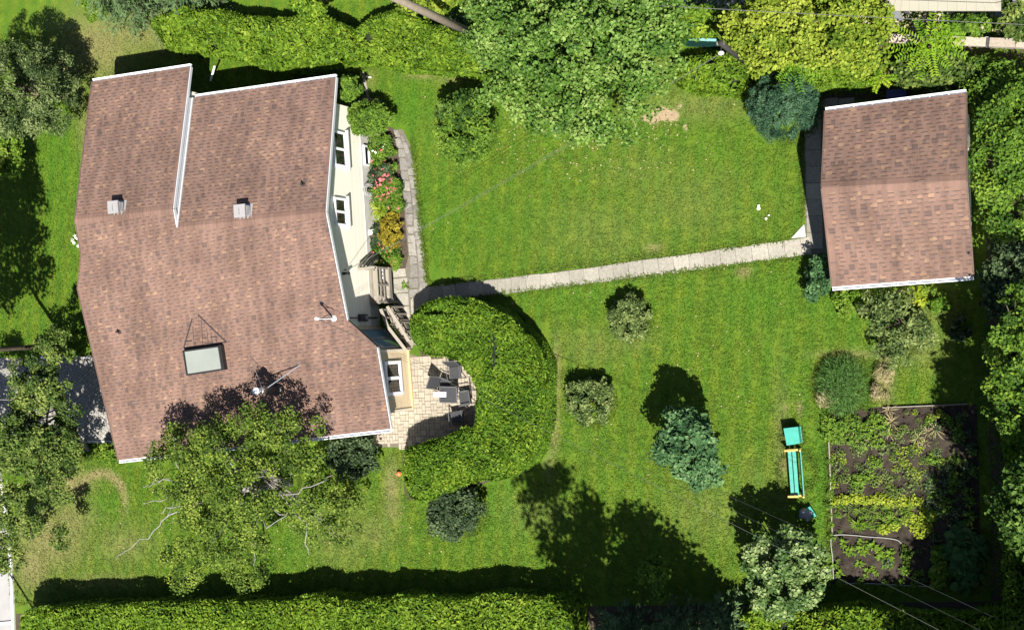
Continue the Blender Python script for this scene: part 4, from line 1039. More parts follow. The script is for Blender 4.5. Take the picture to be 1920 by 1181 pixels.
# landing: its outline on the ground, from the wall outwards
wA, wB = wallpt(505) + oE * .06, wallpt(571) + oE * .06
dW = .88
kb_ = 6
for i in range(kb_):
    mb = MB(); mb.tint = float(rng.random()); w_ = dW / kb_
    mb.box3(wA + oE * (i * w_) + Z3 * (DH - .04), (wB - wA), oE * (w_ - .012), Z3 * .04); mb.build('deck_board', M['deck'], dk)
for f in (0.0, 1.0):
    for o_ in (.04, dW - .1):
        mb = MB(); mb.tint = .2; p_ = wA + (wB - wA) * f + oE * o_ - dE * (.09 if f else 0); mb.box3(p_, dE * .09, oE * .09, Z3 * (DH - .05)); mb.build('deck_post', M['deck'], dk)
mb = MB(); mb.tint = .3; mb.box3(wA + oE * (dW - .01) + Z3 * (DH - .22), wB - wA, oE * .04, Z3 * .21); mb.build('fascia_board', M['deck'], dk)
def rail(a, b_, z, name='railing', balus=True, zb=DH):
    mb = MB(); mb.tint = .8
    mb.bar(a + Z3 * z, b_ + Z3 * z, .10, .04); r_ = mb.build(name, M['deck'], dk)
    if balus:
        L_ = np.linalg.norm(b_ - a); k_ = max(2, int(L_ / .13))
        for i in range(k_ + 1):
            p_ = a + (b_ - a) * i / k_; mb = MB(); mb.tint = .5; mb.box3(p_ + Z3 * (zb + .06) - [.016, .016, 0], (.032, 0, 0), (0, .032, 0), Z3 * (z - zb - .085)); mb.build('baluster', M['deck'], r_)
        mb = MB(); mb.tint = .6; mb.bar(a + Z3 * (zb + .05), b_ + Z3 * (zb + .05), .05, .04); mb.build('bottom_rail', M['deck'], r_)
o1 = oE * (dW - .05)
rail(wA + o1, wB + o1, DH + .92, balus=False); rail(wA + oE * .02 + dE * .03, wA + o1 + dE * .03, DH + .92)
for z_ in (.30, .60):
    mb = MB(); mb.tint = .6; mb.bar(wA + o1 + Z3 * (DH + z_), wB + o1 + Z3 * (DH + z_), .035, .09); mb.build('mid_rail', M['deck'], dk)
for f in (.03, .5, .97):
    mb = MB(); mb.tint = .5; p_ = wA + o1 + (wB - wA) * f; mb.box3(p_ - [.04, .04, 0] + Z3 * (DH + .002), (.08, 0, 0), (0, .08, 0), Z3 * .895); mb.build('rail_post', M['deck'], dk)
# bench seat inside the railing
mb = MB(); mb.tint = .9; mb.box3(wA + oE * .42 + dE * .12 + Z3 * (DH + .40), (wB - wA) * .82, oE * .16, Z3 * .035); mb.build('bench_board', M['deck'], dk)
mb = MB(); mb.tint = .4
for f in (.1, .75): mb.box3(wA + oE * .46 + (wB - wA) * f, dE * .06, oE * .08, Z3 * (DH + .395))
mb.build('bench_leg', M['deck'], dk)
# stairs falling from the landing to the patio between two broad rail caps, bending outward
RLp = [P(714, 579, 1.35), P(727, 612, 1.02), P(761, 656, .62)]; RRp = [P(726, 574, 1.45), P(745, 603, 1.08), P(767, 640, .66)]
def lerp3(pts, f): f2 = f * 2; i = min(1, int(f2)); return pts[i] + (pts[i + 1] - pts[i]) * (f2 - i)
ns = 7
for i in range(ns):
    z = DH - (i + 1) * DH / (ns + 1); f0_, f1_ = i / ns, (i + 1) / ns
    qd = [lerp3(RLp, f0_), lerp3(RRp, f0_), lerp3(RRp, f1_ - .012), lerp3(RLp, f1_ - .012)]
    mb = MB(); mb.tint = .35 + .5 * rng.random(); mb.prism([q_ * [1, 1, 0] + Z3 * z for q_ in qd], .04); mb.build('stair_tread', M['deck'], dk)
    mb = MB(); mb.tint = .15; mb.bar(qd[0] * [1, 1, 0] + Z3 * (z - .045) / 2, qd[1] * [1, 1, 0] + Z3 * (z - .045) / 2, .03, z - .05); mb.build('stair_riser', M['deck'], dk)
for pts in (RLp, RRp):
    for a, b_ in zip(pts[:-1], pts[1:]):
        mb = MB(); mb.tint = .75; mb.bar(a, b_, .13, .045); mb.build('stair_handrail', M['deck'], dk)
        mb = MB(); mb.tint = .4; mb.bar(a * [1, 1, 0] + Z3 * (a[2] - .62), b_ * [1, 1, 0] + Z3 * max(.14, b_[2] - .62), .04, .24); mb.build('stringer', M['deck'], dk)
        for f in (.05, .5, .92):
            p_ = a + (b_ - a) * f; mb = MB(); mb.tint = .5; mb.box3(p_ * [1, 1, 0] - [.035, .035, 0], (.07, 0, 0), (0, .07, 0), Z3 * (p_[2] - .03)); mb.build('rail_post', M['deck'], dk)
pe = (RLp[2] + RRp[2]) / 2 * [1, 1, 0]; wv_ = nrm((RRp[2] - RLp[2]) * [1, 1, 0]); ln_ = np.linalg.norm((RRp[2] - RLp[2])[:2])
mb = MB(); mb.tint = .65; dv_ = np.array([wv_[1], -wv_[0], 0]); dv_ = dv_ if dv_[1] < 0 else -dv_
mb.box3(RRp[2] * [1, 1, 0] - wv_ * .02 + dv_ * .01, wv_ * .22, dv_ * .34, Z3 * .60); mb.build('newel_post', M['deck'], dk)
# boards leaning against the deck rail
lb = thing('leaning_boards', P(715, 478), 'grey weathered boards leaning against the north end of the deck', 'boards')
for i, (dx, tn) in enumerate(((0, .25), (7, .95), (14, .8), (21, .3))):
    a = P(704 + dx * .7, 466 + dx * .25, .04); b_ = wA + oE * (.10 + .11 * i) - dE * .06 + Z3 * (1.75 - .12 * i)
    mb = MB(); mb.tint = tn; mb.bar(a, b_, .12, .03, oE); mb.build('board', M['greywood'], lb)
# round grey bin, hose reel, small white stuff on the deck
mb = MB(); c_ = P(740, 584, 0); mb.tube([c_, c_ + Z3 * .45, c_ + Z3 * .46, c_ + Z3 * .50], [.17, .21, .23, .20], 18); tag(mb.build('round_bin', M['ventgrey'], None, True, c_), 'round grey bin standing beside the deck stairs', 'bin')
hz = thing('coiled_hose', P(697, 357), 'white garden hose coiled on its holder at the wall', 'hose')
hc = wallpt(357) + oE * .20 + Z3 * .62
for r_, o_ in ((.25, 0), (.22, .05), (.19, -.02), (.15, .04)):
    mb = MB(); pts = [hc + dE * (r_ * math.cos(a)) + nrm(oE + Z3 * 1.2) * 0 + np.cross(dE, nrm(oE + Z3 * 1.0)) * (r_ * .95 * math.sin(a)) + oE * o_ for a in np.linspace(0, 2 * math.pi, 25)]
    mb.tube(pts, .017, 6, False); mb.build('hose_coil', M['hose'], hz, True)
mb = MB(); mb.tube([wallpt(357) + oE * .03 + Z3 * .62, hc + oE * .08], .03, 6); mb.tube([hc + dE * .1 - Z3 * .1, hc + dE * .32 + oE * .1 - Z3 * .25, P(704, 372, .02)], .016, 5); mb.build('hose_holder', M['darksteel'], hz)
for k_, (r_, lb_) in enumerate(((.09, 'white flower pot in the corner of the deck rail'), (.065, 'small white pot between two others on the deck'), (.08, 'white pot on the deck nearest the stairs'))):
    p_ = wA + oE * (dW - .22) + dE * (.08 + .17 * k_) + Z3 * (DH + .002); mb = MB(); mb.tube([p_, p_ + Z3 * .16, p_ + Z3 * .175], [r_ * .75, r_, r_ * .8], 12)
    tag(mb.build('flower_pot', M['white'], None, True, p_), lb_, 'pot', 'white pots on the deck')

# ------------------------------------------------------------------ patio chairs and table
ct = P(855, 738)
tb = thing('patio_table', ct, 'small dark patio table among the charcoal chairs', 'table')
tc_ = [ct + np.array([sx * .36, sy * .30, .72]) for sx, sy in ((-1, -1), (1, -1), (1, 1), (-1, 1))]
mb = MB(); mb.prism(tc_, .02); mb.build('table_top', M['chair'], tb)
for i in range(4): mb = MB(); mb.bar(tc_[i] + Z3 * .002, tc_[(i + 1) % 4] + Z3 * .002, .04, .05); mb.build('table_rim', M['chairframe'], tb)
for a in (.8, 2.4, 3.9, 5.5):
    mb = MB(); d_ = np.array([math.cos(a), math.sin(a), 0]); mb.tube([ct + d_ * .30, ct + d_ * .2 + Z3 * .4, ct + d_ * .3 + Z3 * .69], .018, 6); mb.build('leg', M['chairframe'], tb)
def chair(loc, ang, label):
    t = thing('patio_chair', loc, label, 'chair', 'charcoal mesh chairs on the patio')
    f = np.array([math.cos(ang), math.sin(ang), 0]); s_ = np.array([-f[1], f[0], 0]); o = np.asarray(loc)
    mb = MB(); mb.box3(o - f * .23 - s_ * .24 + Z3 * .42, f * .46, s_ * .48, Z3 * .025); mb.build('seat', M['chair'], t)
    mb = MB(); b0 = o - f * .25 + Z3 * .46; mb.box3(b0 - s_ * .23, s_ * .46, -f * .20 + Z3 * .56, -f * .022 - Z3 * .01); mb.build('backrest', M['chair'], t)
    mb = MB()
    for sg in (-1, 1): mb.tube([b0 + s_ * sg * .25 - Z3 * .04, b0 + s_ * sg * .25 - f * .21 + Z3 * .58], .018, 6)
    mb.tube([b0 - s_ * .25 - f * .21 + Z3 * .58, b0 + s_ * .25 - f * .21 + Z3 * .58], .018, 6); mb.build('back_frame', M['chairframe'], t)
    for sg in (-1, 1):
        mb = MB(); mb.tube([o + s_ * sg * .28 + f * .24 + Z3 * .0, o + s_ * sg * .28 + f * .22 + Z3 * .62, o + s_ * sg * .28 - f * .26 + Z3 * .66], .02, 6); mb.build('armrest', M['chairframe'], t)
        mb = MB(); mb.tube([o + s_ * sg * .25 - f * .34, o + s_ * sg * .25 - f * .24 + Z3 * .44], .018, 6); mb.build('leg', M['chairframe'], t)
        mb = MB(); mb.tube([o + s_ * sg * .25 + f * .22 + Z3 * .44, o + s_ * sg * .25 - f * .25 + Z3 * .44], .016, 5); mb.build('seat_frame', M['chairframe'], t)
    return t
chair(P(862, 698), math.radians(-85), 'charcoal patio chair against the hedge, back toward the deck stairs')
chair(P(880, 745), math.radians(190), 'charcoal patio chair between table and crescent hedge')
chair(P(866, 780), math.radians(100), 'charcoal patio chair nearest the shaded end of the patio')
chair(P(842, 722), math.radians(-20), 'charcoal patio chair on the open side of the table')
mb = MB(); c_ = ct - [.35, .0, 0] + Z3 * .75
for i in range(3): mb.box3(c_ + np.array([-.28, .03 - .07 * i, 0]), (.55, .02, 0), (0, .06, 0), (0, 0, .02))
tag(mb.build('folded_parasol', M['white'], None, origin=c_), 'folded white cloth lying across the patio table', 'parasol')
# ------------------------------------------------------------------ hedges
def px_poly(pts, h=0): return np.array(PV(pts, h))
cres = [(772, 588), (800, 566), (850, 560), (905, 573), (955, 602), (995, 645), (1012, 700), (1010, 770), (1000, 830), (985, 870), (945, 898), (900, 900), (862, 905), (835, 925), (800, 938), (775, 935), (755, 905), (752, 855), (775, 838), (810, 828), (845, 812), (868, 805), (884, 795), (888, 745), (878, 708), (858, 676), (825, 666), (786, 660), (768, 625)]
hedge(smooth_poly(px_poly(cres, 1.9), 3), 2.05, 'cedar', 'crescent shaped clipped cedar hedge curling round the paver patio', dens=820, L=.165, W=.062, rough=.17, holes=.085, lump=.6, edge=.45, seed=1, hvar=.18)
top1 = [(268, 40), (300, 22), (370, 10), (440, 25), (520, 30), (560, 18), (640, 50), (655, 80), (640, 115), (560, 120), (500, 128), (430, 105), (360, 95), (300, 85)]
hedge(smooth_poly(px_poly(top1, 2.2), 3), 2.2, 'cedar_bright', 'shaggy cedar hedge behind the house, nearest the grey spruce', dens=420, L=.23, W=.09, rough=.42, lump=1.0, edge=.5, seed=2, hvar=.35, holes=.10)
top2 = [(655, 50), (690, 22), (740, 18), (800, 45), (860, 60), (905, 80), (925, 110), (900, 132), (830, 130), (760, 125), (700, 118), (660, 105)]
hedge(smooth_poly(px_poly(top2, 2.1), 3), 2.1, 'cedar_bright', 'shaggy cedar hedge between the utility pole and the big maple', dens=420, L=.23, W=.09, rough=.42, lump=1.0, edge=.5, seed=3, hvar=.35, holes=.12)
top3 = [(1265, 118), (1310, 105), (1350, 100), (1392, 115), (1398, 150), (1385, 172), (1330, 172), (1280, 165), (1260, 145)]
hedge(smooth_poly(px_poly(top3, 1.2), 3), 1.2, 'cedar_bright', 'low bright cedar hedge below the dark green panel', dens=420, L=.23, W=.09, rough=.2, lump=.7, edge=.4, seed=4, hvar=.3, holes=.06)
top4 = [(1455, 120), (1500, 105), (1560, 108), (1630, 115), (1640, 145), (1600, 158), (1560, 152), (1510, 166), (1475, 160)]
hedge(smooth_poly(px_poly(top4, 1.7), 3), 1.7, 'cedar_bright', 'bright cedar hedge behind the blue spruce and the shed', dens=420, L=.23, W=.09, rough=.22, lump=.7, edge=.4, seed=5, hvar=.3, holes=.07)
bot = [(36, 1160), (60, 1143), (180, 1136), (320, 1132), (520, 1130), (600, 1118), (640, 1131), (760, 1120), (850, 1128), (930, 1112), (1000, 1125), (1040, 1122), (1070, 1145), (1080, 1290), (36, 1290)]
hedge(px_poly(bot, 1.85), 1.9, 'cedar_bright', 'long clipped cedar hedge along the sunny lawn edge', dens=420, L=.21, W=.085, rough=.16, lump=.8, edge=.25, seed=6, hvar=.16)
bot2 = [(1385, 1160), (1440, 1140), (1520, 1150), (1600, 1138), (1680, 1150), (1780, 1160), (1860, 1150), (1960, 1140), (1960, 1290), (1385, 1290)]
hedge(px_poly(bot2, 1.7), 1.8, 'cedar_bright', 'half shaded cedar hedge beyond the vegetable bed', dens=420, L=.21, W=.085, rough=.25, lump=.8, edge=.3, seed=7, hvar=.3, holes=.06)
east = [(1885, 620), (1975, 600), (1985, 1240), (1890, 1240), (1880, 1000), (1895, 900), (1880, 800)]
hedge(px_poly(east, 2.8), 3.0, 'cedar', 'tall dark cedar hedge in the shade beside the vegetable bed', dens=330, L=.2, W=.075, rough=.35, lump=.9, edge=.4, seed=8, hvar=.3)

# ------------------------------------------------------------------ trees and shrubs
def G(px, py, h=0): return P(px, py, h)
def E_(px, py, h, rx, ry=None, rz=None):      # crown ellipsoid whose middle is seen at that place
    return (P(px, py, h), (rx, ry or rx, rz or rx * .8))
mp_ = [E_(1090, 60, 5.5, 3.6, 2.6, 2.2), E_(1000, 130, 4.6, 2.0, 2.0, 1.5), E_(1130, 182, 4.6, 2.0, 1.7, 1.5), E_(1200, 90, 5.0, 1.6, 1.9, 1.4), E_(1055, 208, 4.2, 1.5, 1.1, 1.1), E_(960, 50, 5.0, 1.7, 1.8, 1.4), E_(1180, -30, 5, 2.2, 2, 1.6)]
plant_thing('maple_tree', G(1165, 75), mp_, 420, .44, 92, .135, .115, 'maple', 'big broad maple with dense mid green leaves overhanging the lawn', r0=.24, nl=30, shell=.45)
plant_thing('lilac_tree', G(1560, 45), [E_(1455, 58, 3.2, 1.6, 1.4, 1.2), E_(1530, 30, 3.6, 2.0, 1.6, 1.3), E_(1610, 68, 3.0, 1.3, 1.4, 1.2), E_(1393, 62, 2.8, .7, .7, .8), E_(1560, -20, 3.4, 2.2, 1.2, 1.2)], 280, .40, 84, .135, .11, 'lilac_bush', 'yellow green lilac thicket beside the dark short pole', 'shrub', r0=.12, nl=24)
plant_thing('leafy_shrub', G(1745, 150), [E_(1718, 130, 1.3, .5, .55, .6), E_(1772, 135, 1.4, .9, .55, .6)], 60, .34, 70, .15, .11, 'olive', 'olive leaved shrubs behind the shed gutter', 'shrub', r0=.05, nl=8)
plant_thing('leafy_shrub', G(1850, 150), [E_(1845, 142, .9, 1.0, .5, .5), E_(1892, 185, 1.5, 1.1, 1.0, .8), E_(1848, 172, 1.4, .55, .7, .7)], 120, .36, 96, .13, .095, 'midgreen', 'sunny green thicket at the back corner of the shed', 'shrub', r0=.05, nl=8)
plant_thing('leafy_shrub', G(1885, 330), [E_(1872, 300, 2.4, .9, 1.4, 1.1), E_(1900, 240, 2.6, 1.0, 1.3, 1.1), E_(1895, 390, 2.0, 1.0, 1.2, 1.0)], 110, .36, 96, .13, .095, 'midgreen', 'bushy green shrub beside the long edge of the shed roof', 'shrub', r0=.07, nl=14)
plant_thing('leafy_shrub', G(1900, 520), [E_(1897, 480, 1.3, .7, 1.2, .6), E_(1878, 540, 1.0, .7, .8, .5)], 60, .36, 60, .16, .12, 'darkshrub', 'dark shaded shrub off the corner of the shed gutter', 'shrub', r0=.06, nl=10)
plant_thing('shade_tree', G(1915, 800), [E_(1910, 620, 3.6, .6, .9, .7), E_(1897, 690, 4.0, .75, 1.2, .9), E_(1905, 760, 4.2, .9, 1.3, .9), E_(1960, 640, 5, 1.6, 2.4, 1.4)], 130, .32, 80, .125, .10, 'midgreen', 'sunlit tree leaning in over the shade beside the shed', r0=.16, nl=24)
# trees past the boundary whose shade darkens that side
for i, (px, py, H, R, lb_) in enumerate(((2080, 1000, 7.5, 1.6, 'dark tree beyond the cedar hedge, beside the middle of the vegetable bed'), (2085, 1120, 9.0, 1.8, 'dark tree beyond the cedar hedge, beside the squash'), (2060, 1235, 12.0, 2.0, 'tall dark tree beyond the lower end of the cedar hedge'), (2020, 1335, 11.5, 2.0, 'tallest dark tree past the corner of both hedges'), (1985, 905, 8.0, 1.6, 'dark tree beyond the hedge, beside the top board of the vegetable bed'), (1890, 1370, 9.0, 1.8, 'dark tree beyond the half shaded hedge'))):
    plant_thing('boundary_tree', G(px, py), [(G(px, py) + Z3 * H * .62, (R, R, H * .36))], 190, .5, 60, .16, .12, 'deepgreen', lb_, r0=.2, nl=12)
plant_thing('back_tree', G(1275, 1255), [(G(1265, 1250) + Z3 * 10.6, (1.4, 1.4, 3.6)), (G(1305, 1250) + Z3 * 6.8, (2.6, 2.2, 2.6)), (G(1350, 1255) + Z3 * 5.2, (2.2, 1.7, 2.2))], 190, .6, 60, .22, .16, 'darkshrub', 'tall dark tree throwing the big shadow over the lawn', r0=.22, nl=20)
conifer('spruce_tree', G(1190, 1185), 4.2, 1.5, 'greyspruce', 'grey green spruce in shade at the end of the long hedge', L=.2, W=.06, levels=14, per=12, twig=30)
conifer('spruce_tree', G(1290, 1175), 3.6, 1.3, 'greyspruce', 'grey green spruce in half shade, middle of the dark group', L=.2, W=.06, levels=13, per=12, twig=30)
conifer('spruce_tree', G(1375, 1160), 3.4, 1.2, 'greyspruce', 'silvery spruce beside the pale leaved round tree', L=.2, W=.06, levels=13, per=12, twig=30)
plant_thing('leafy_shrub', G(1235, 1120), [E_(1230, 1085, 1.6, .55, .7, .7)], 24, .26, 50, .14, .1, 'midgreen', 'small green sapling in the dark shadow by the long hedge', 'shrub', r0=.04, nl=6)
plant_thing('round_tree', G(1495, 1078), [E_(1470, 1075, 2.4, 1.40, 1.45, 1.0), E_(1450, 1115, 2.1, .9, .7, .7), E_(1500, 1030, 2.1, .8, .6, .7)], 105, .27, 70, .135, .12, 'palegreen', 'pale green round tree at the corner of the vegetable bed', r0=.10, nl=18, shell=.6)
plant_thing('lawn_tree', G(1310, 848), [E_(1290, 838, 2.6, 1.10, 1.15, 1.0), E_(1270, 800, 2.6, .7, .6, .7), E_(1320, 870, 2.2, .7, .7, .7)], 85, .30, 66, .16, .12, 'bluespruce', 'blue green round tree standing alone on the lawn', r0=.10, nl=16, shell=.5)
plant_thing('lawn_tree', G(895, 243), [E_(872, 250, 1.7, 1.12, 1.25, .9), E_(890, 215, 1.7, .7, .6, .7), E_(845, 262, 1.3, .5, .6, .5)], 85, .30, 84, .125, .09, 'midgreen', 'round green shrub tree on the upper lawn by the maple', r0=.08, nl=14, shell=.5)
plant_thing('lawn_tree', G(893, 228), [E_(868, 208, 1.9, .95, .60, .7)], 26, .28, 60, .14, .1, 'deepgreen', 'shaded upper part of the round shrub tree, shade put into darker leaves', 'shrub', r0=.05, nl=6)  # shadow on the tree's upper part put into a darker leaf colour
plant_thing('round_shrub', G(1187, 598), [E_(1181, 597, .62, .78, .80, .55)], 60, .20, 60, .12, .075, 'rose', 'dull olive round shrub on the lawn below the walkway', 'shrub', r0=.04, nl=10, shell=.6)
plant_thing('round_shrub', G(1112, 752), [E_(1105, 752, .62, .92, .95, .55), E_(1125, 730, .6, .45, .45, .5)], 80, .20, 60, .12, .075, 'rose', 'dull olive round shrub on the lawn beside the crescent hedge', 'shrub', r0=.04, nl=10, shell=.6)
plant_thing('dark_shrub', G(868, 955), [E_(857, 952, 1.0, 1.15, 1.05, .85), E_(840, 985, .7, .7, .6, .5)], 90, .26, 66, .13, .09, 'darkshrub', 'dark leaved round shrub at the foot of the crescent hedge', 'shrub', r0=.06, nl=12, shell=.6)
plant_thing('blue_spruce', G(1480, 203), [E_(1470, 200, 1.5, 1.22, 1.18, 1.05), E_(1472, 196, 2.2, .7, .7, .7)], 190, .19, 74, .115, .034, 'tealspruce', 'dense dark blue green spruce beside the shed path', r0=.08, nl=12, shell=.7)
plant_thing('dark_shrub', G(1545, 525), [E_(1540, 522, .8, .52, .85, .6)], 34, .22, 60, .12, .085, 'bluespruce', 'dark glossy shrub at the shed corner by the ramp', 'shrub', r0=.04, nl=7)
plant_thing('corner_shrub', G(715, 222), [E_(689, 223, 1.15, 1.02, .62, .70)], 130, .19, 60, .10, .06, 'midgreen', 'clipped green shrub at the corner of the cream wall', 'shrub', r0=.05, nl=6, shell=.7)
plant_thing('corner_shrub', G(685, 168), [E_(656, 166, 1.8, .38, .50, .55)], 22, .2, 60, .13, .09, 'midgreen', 'small green bush in the shade behind the house corner', 'shrub', r0=.04, nl=5)
plant_thing('south_shrub', G(690, 855), [E_(660, 858, 1.0, 1.15, .75, .7), E_(690, 840, .8, .5, .5, .6)], 60, .26, 60, .14, .1, 'darkshrub', 'dark leafy shrub below the south gutter of the house', 'shrub', r0=.05, nl=8)
plant_thing('front_shrub', G(170, 640), [E_(152, 640, .9, .55, .85, .7)], 34, .22, 60, .13, .09, 'bright', 'bright green shrub between house front and driveway', 'shrub', r0=.03, nl=5)
plant_thing('front_shrub', G(215, 855), [E_(205, 850, .6, .7, .4, .5)], 30, .2, 60, .13, .09, 'bright', 'bright green low shrub at the front house corner below the driveway', 'shrub', r0=.03, nl=5)
# birch over the house corner
bb_ = G(545, 905)
bir = [E_(440, 850, 5.2, 2.3, 1.5, 1.5), E_(330, 880, 5.0, 1.3, 1.4, 1.2), E_(420, 990, 4.4, 2.2, 1.6, 1.3), E_(560, 830, 4.6, 1.3, 1.2, 1.2), E_(470, 1060, 3.6, 1.2, 1.2, 1.0), E_(600, 960, 3.6, 1.3, 1.2, 1.0), E_(510, 780, 5.4, 1.0, .8, .9), E_(350, 1060, 3.6, 1.2, .9, .9), E_(650, 1000, 2.6, .8, .7, .6), E_(640, 940, 3.0, .7, .6, .6), E_(470, 930, 5.8, 1.6, 1.3, 1.2), E_(350, 830, 4.6, 1.2, .7, .9), E_(470, 810, 5.0, 1.4, .6, .9), E_(400, 930, 5.0, 1.8, 1.2, 1.0)]
bt = plant_thing('birch_tree', bb_, bir, 450, .34, 84, .105, .075, 'birch', 'wide birch with pale bare limbs leaning over the house corner', bark='twig', r0=.12, nl=40, shell=.35, up=.3)
mb = MB()
def limb(pts, r0_, r1_): mb.tube(pts, list(np.linspace(r0_, r1_, len(pts))), 6)
fork = bb_ + np.array([-1.0, -.1, 2.2])
for pts in ([(330, 930, 4.6), (290, 905, 5.0), (268, 914, 5.2)], [(340, 925, 4.9), (300, 940, 5.0), (272, 944, 5.3)], [(330, 960, 4.3), (300, 985, 4.5), (262, 1010, 4.6), (216, 1048, 4.5)], [(335, 905, 5.2), (305, 898, 5.5), (285, 906, 5.6)],
            [(330, 940, 4.6), (312, 970, 5.0)], [(545, 830, 5.2), (535, 862, 4.8), (545, 900, 4.4)], [(480, 895, 5.9), (510, 880, 5.4)], [(325, 820, 5.6), (330, 870, 5.2), (345, 905, 4.8)], [(575, 980, 4.2), (572, 1020, 3.9), (580, 1040, 3.6)], [(470, 1020, 4.4), (475, 1060, 4.2)], [(345, 915, 5.0), (322, 900, 5.3), (298, 902, 5.5), (288, 896, 5.6)], [(350, 950, 4.8), (318, 952, 5.1), (300, 962, 5.2)], [(338, 930, 5.0), (320, 925, 5.2), (305, 938, 5.3)], [(560, 925, 4.2), (600, 905, 4.4), (625, 890, 4.5)], [(420, 860, 5.8), (450, 890, 5.6), (480, 905, 5.4)], [(500, 990, 4.6), (540, 960, 4.6)]):
    lp = [fork + (G(*pts[0]) - fork) * .5 + Z3 * .2] + [G(*q_) for q_ in pts]; lp2 = [lp[0]]
    for a_, c_ in zip(lp[:-1], lp[1:]): lp2 += [a_ + (c_ - a_) * f + .07 * rng.normal(size=3) for f in (.33, .67)] + [c_]
    limb(lp2, .036, .009)
mb.build('bare_limb', M['birchbark'], bt, smooth=True)
mb = MB(); mb.tube([bb_ - Z3 * .1, bb_ + [-.5, -.05, 1.2], fork], [.17, .13, .1], 8); mb.build('stem', M['birchbark'], bt, smooth=True)
# front yard trees
plant_thing('street_tree', G(165, 845), [E_(75, 720, 4.2, 1.3, 1.2, 1.2), E_(50, 830, 4.6, 1.6, 1.3, 1.3), E_(100, 900, 3.6, 1.2, 1.0, 1.0), E_(40, 960, 3.8, 1.2, 1.4, 1.0), E_(105, 650, 4.2, .9, .7, .7), E_(20, 1040, 3.4, .9, .9, .8), E_(120, 1005, 2.6, .5, .5, .5), E_(130, 780, 3.4, .6, .7, .7), E_(-60, 850, 5, 2, 2.4, 1.5), E_(95, 830, 4.0, 1.0, 1.0, 1.0), E_(60, 770, 3.8, 1.0, .8, .9), E_(122, 838, 4.0, .9, .9, .9), E_(110, 740, 4.4, .7, .7, .8)], 500, .32, 78, .125, .09, 'olive', 'olive leaved tree over the driveway edge by the street', r0=.09, nl=10, shell=.38, bark='twig')
plant_thing('front_tree', G(135, 650), [(G(135, 650) + Z3 * 8, (1.9, 2.2, 2.6)), (G(150, 560) + Z3 * 8.5, (1.6, 1.8, 2.0)), (G(130, 480) + Z3 * 7.6, (1.3, 1.6, 1.5))], 240, .5, 60, .17, .13, 'olive', 'tall tree in front of the house shading the front lawn', r0=.11, nl=12)
pb = G(150, 190)
plant_thing('pine_tree', pb, [(pb + Z3 * 4.0 + [.1, 0, 0], (2.1, 2.1, 1.5)), (pb + Z3 * 5.8, (1.5, 1.5, 1.5)), (pb + Z3 * 2.6 + [.3, 0, 0], (1.9, 1.9, .9))], 210, .34, 120, .16, .05, 'pine', 'clumpy dark pine beside the upper corner of the house', r0=.14, nl=10, shell=.5, up=.2)
conifer('grey_spruce', G(290, -20), 8.5, 2.6, 'greyspruce', 'tall grey green spruce at the back lawn beside the cedar hedge', L=.22, W=.05, levels=22, per=16, twig=26)
conifer('grey_spruce', G(390, -30), 7.5, 2.1, 'greyspruce', 'grey green spruce nearest the shaggy cedar hedge', L=.22, W=.05, levels=20, per=14, twig=26)
plant_thing('leafy_shrub', G(215, 22), [E_(185, 15, 1.6, .5, .6, .7)], 26, .24, 55, .15, .11, 'bright', 'small lime green shrub between the two grey spruces', 'shrub', r0=.04, nl=5)
plant_thing('front_shrub', G(50, 290), [E_(15, 290, 1.6, .75, 1.1, .8)], 50, .26, 60, .14, .1, 'bright', 'fresh green bush at the lawn edge below the pine', 'shrub', r0=.04, nl=7)
plant_thing('leafy_shrub', G(615, 8), [E_(590, 8, 1.6, .9, .5, .6)], 30, .26, 55, .15, .1, 'cedar', 'small green bush in the gap behind the shaggy hedges', 'shrub', r0=.04, nl=5)
plant_thing('leafy_shrub', G(820, 8), [E_(800, 0, 1.8, 1.2, .55, .6)], 40, .28, 55, .15, .1, 'lilac_bush', 'yellow green bush beyond the leaning utility pole', 'shrub', r0=.04, nl=5)
plant_thing('leafy_shrub', G(860, 60), [E_(852, 55, 1.0, .5, .5, .5)], 18, .24, 50, .15, .1, 'darkshrub', 'dark green bush at the foot of the utility pole', 'shrub', r0=.03, nl=4)
plant_thing('leafy_shrub', G(1310, 52), [E_(1305, 45, 1.5, .9, .55, .6)], 34, .26, 60, .15, .1, 'cedar_bright', 'bright cedar bush behind the dark green panel', 'shrub', r0=.04, nl=5)
plant_thing('leafy_shrub', G(1905, 30), [E_(1900, 40, 1.5, .5, .7, .7)], 26, .26, 50, .15, .1, 'olive', 'dark olive bush beside the pavilion chair', 'shrub', r0=.04, nl=5)
plant_thing('leafy_shrub', G(1830, 55), [E_(1825, 50, .8, .8, .28, .4)], 26, .2, 50, .14, .1, 'midgreen', 'green weeds behind the capped wall near the pavilion', 'shrub', r0=.0, nl=0)
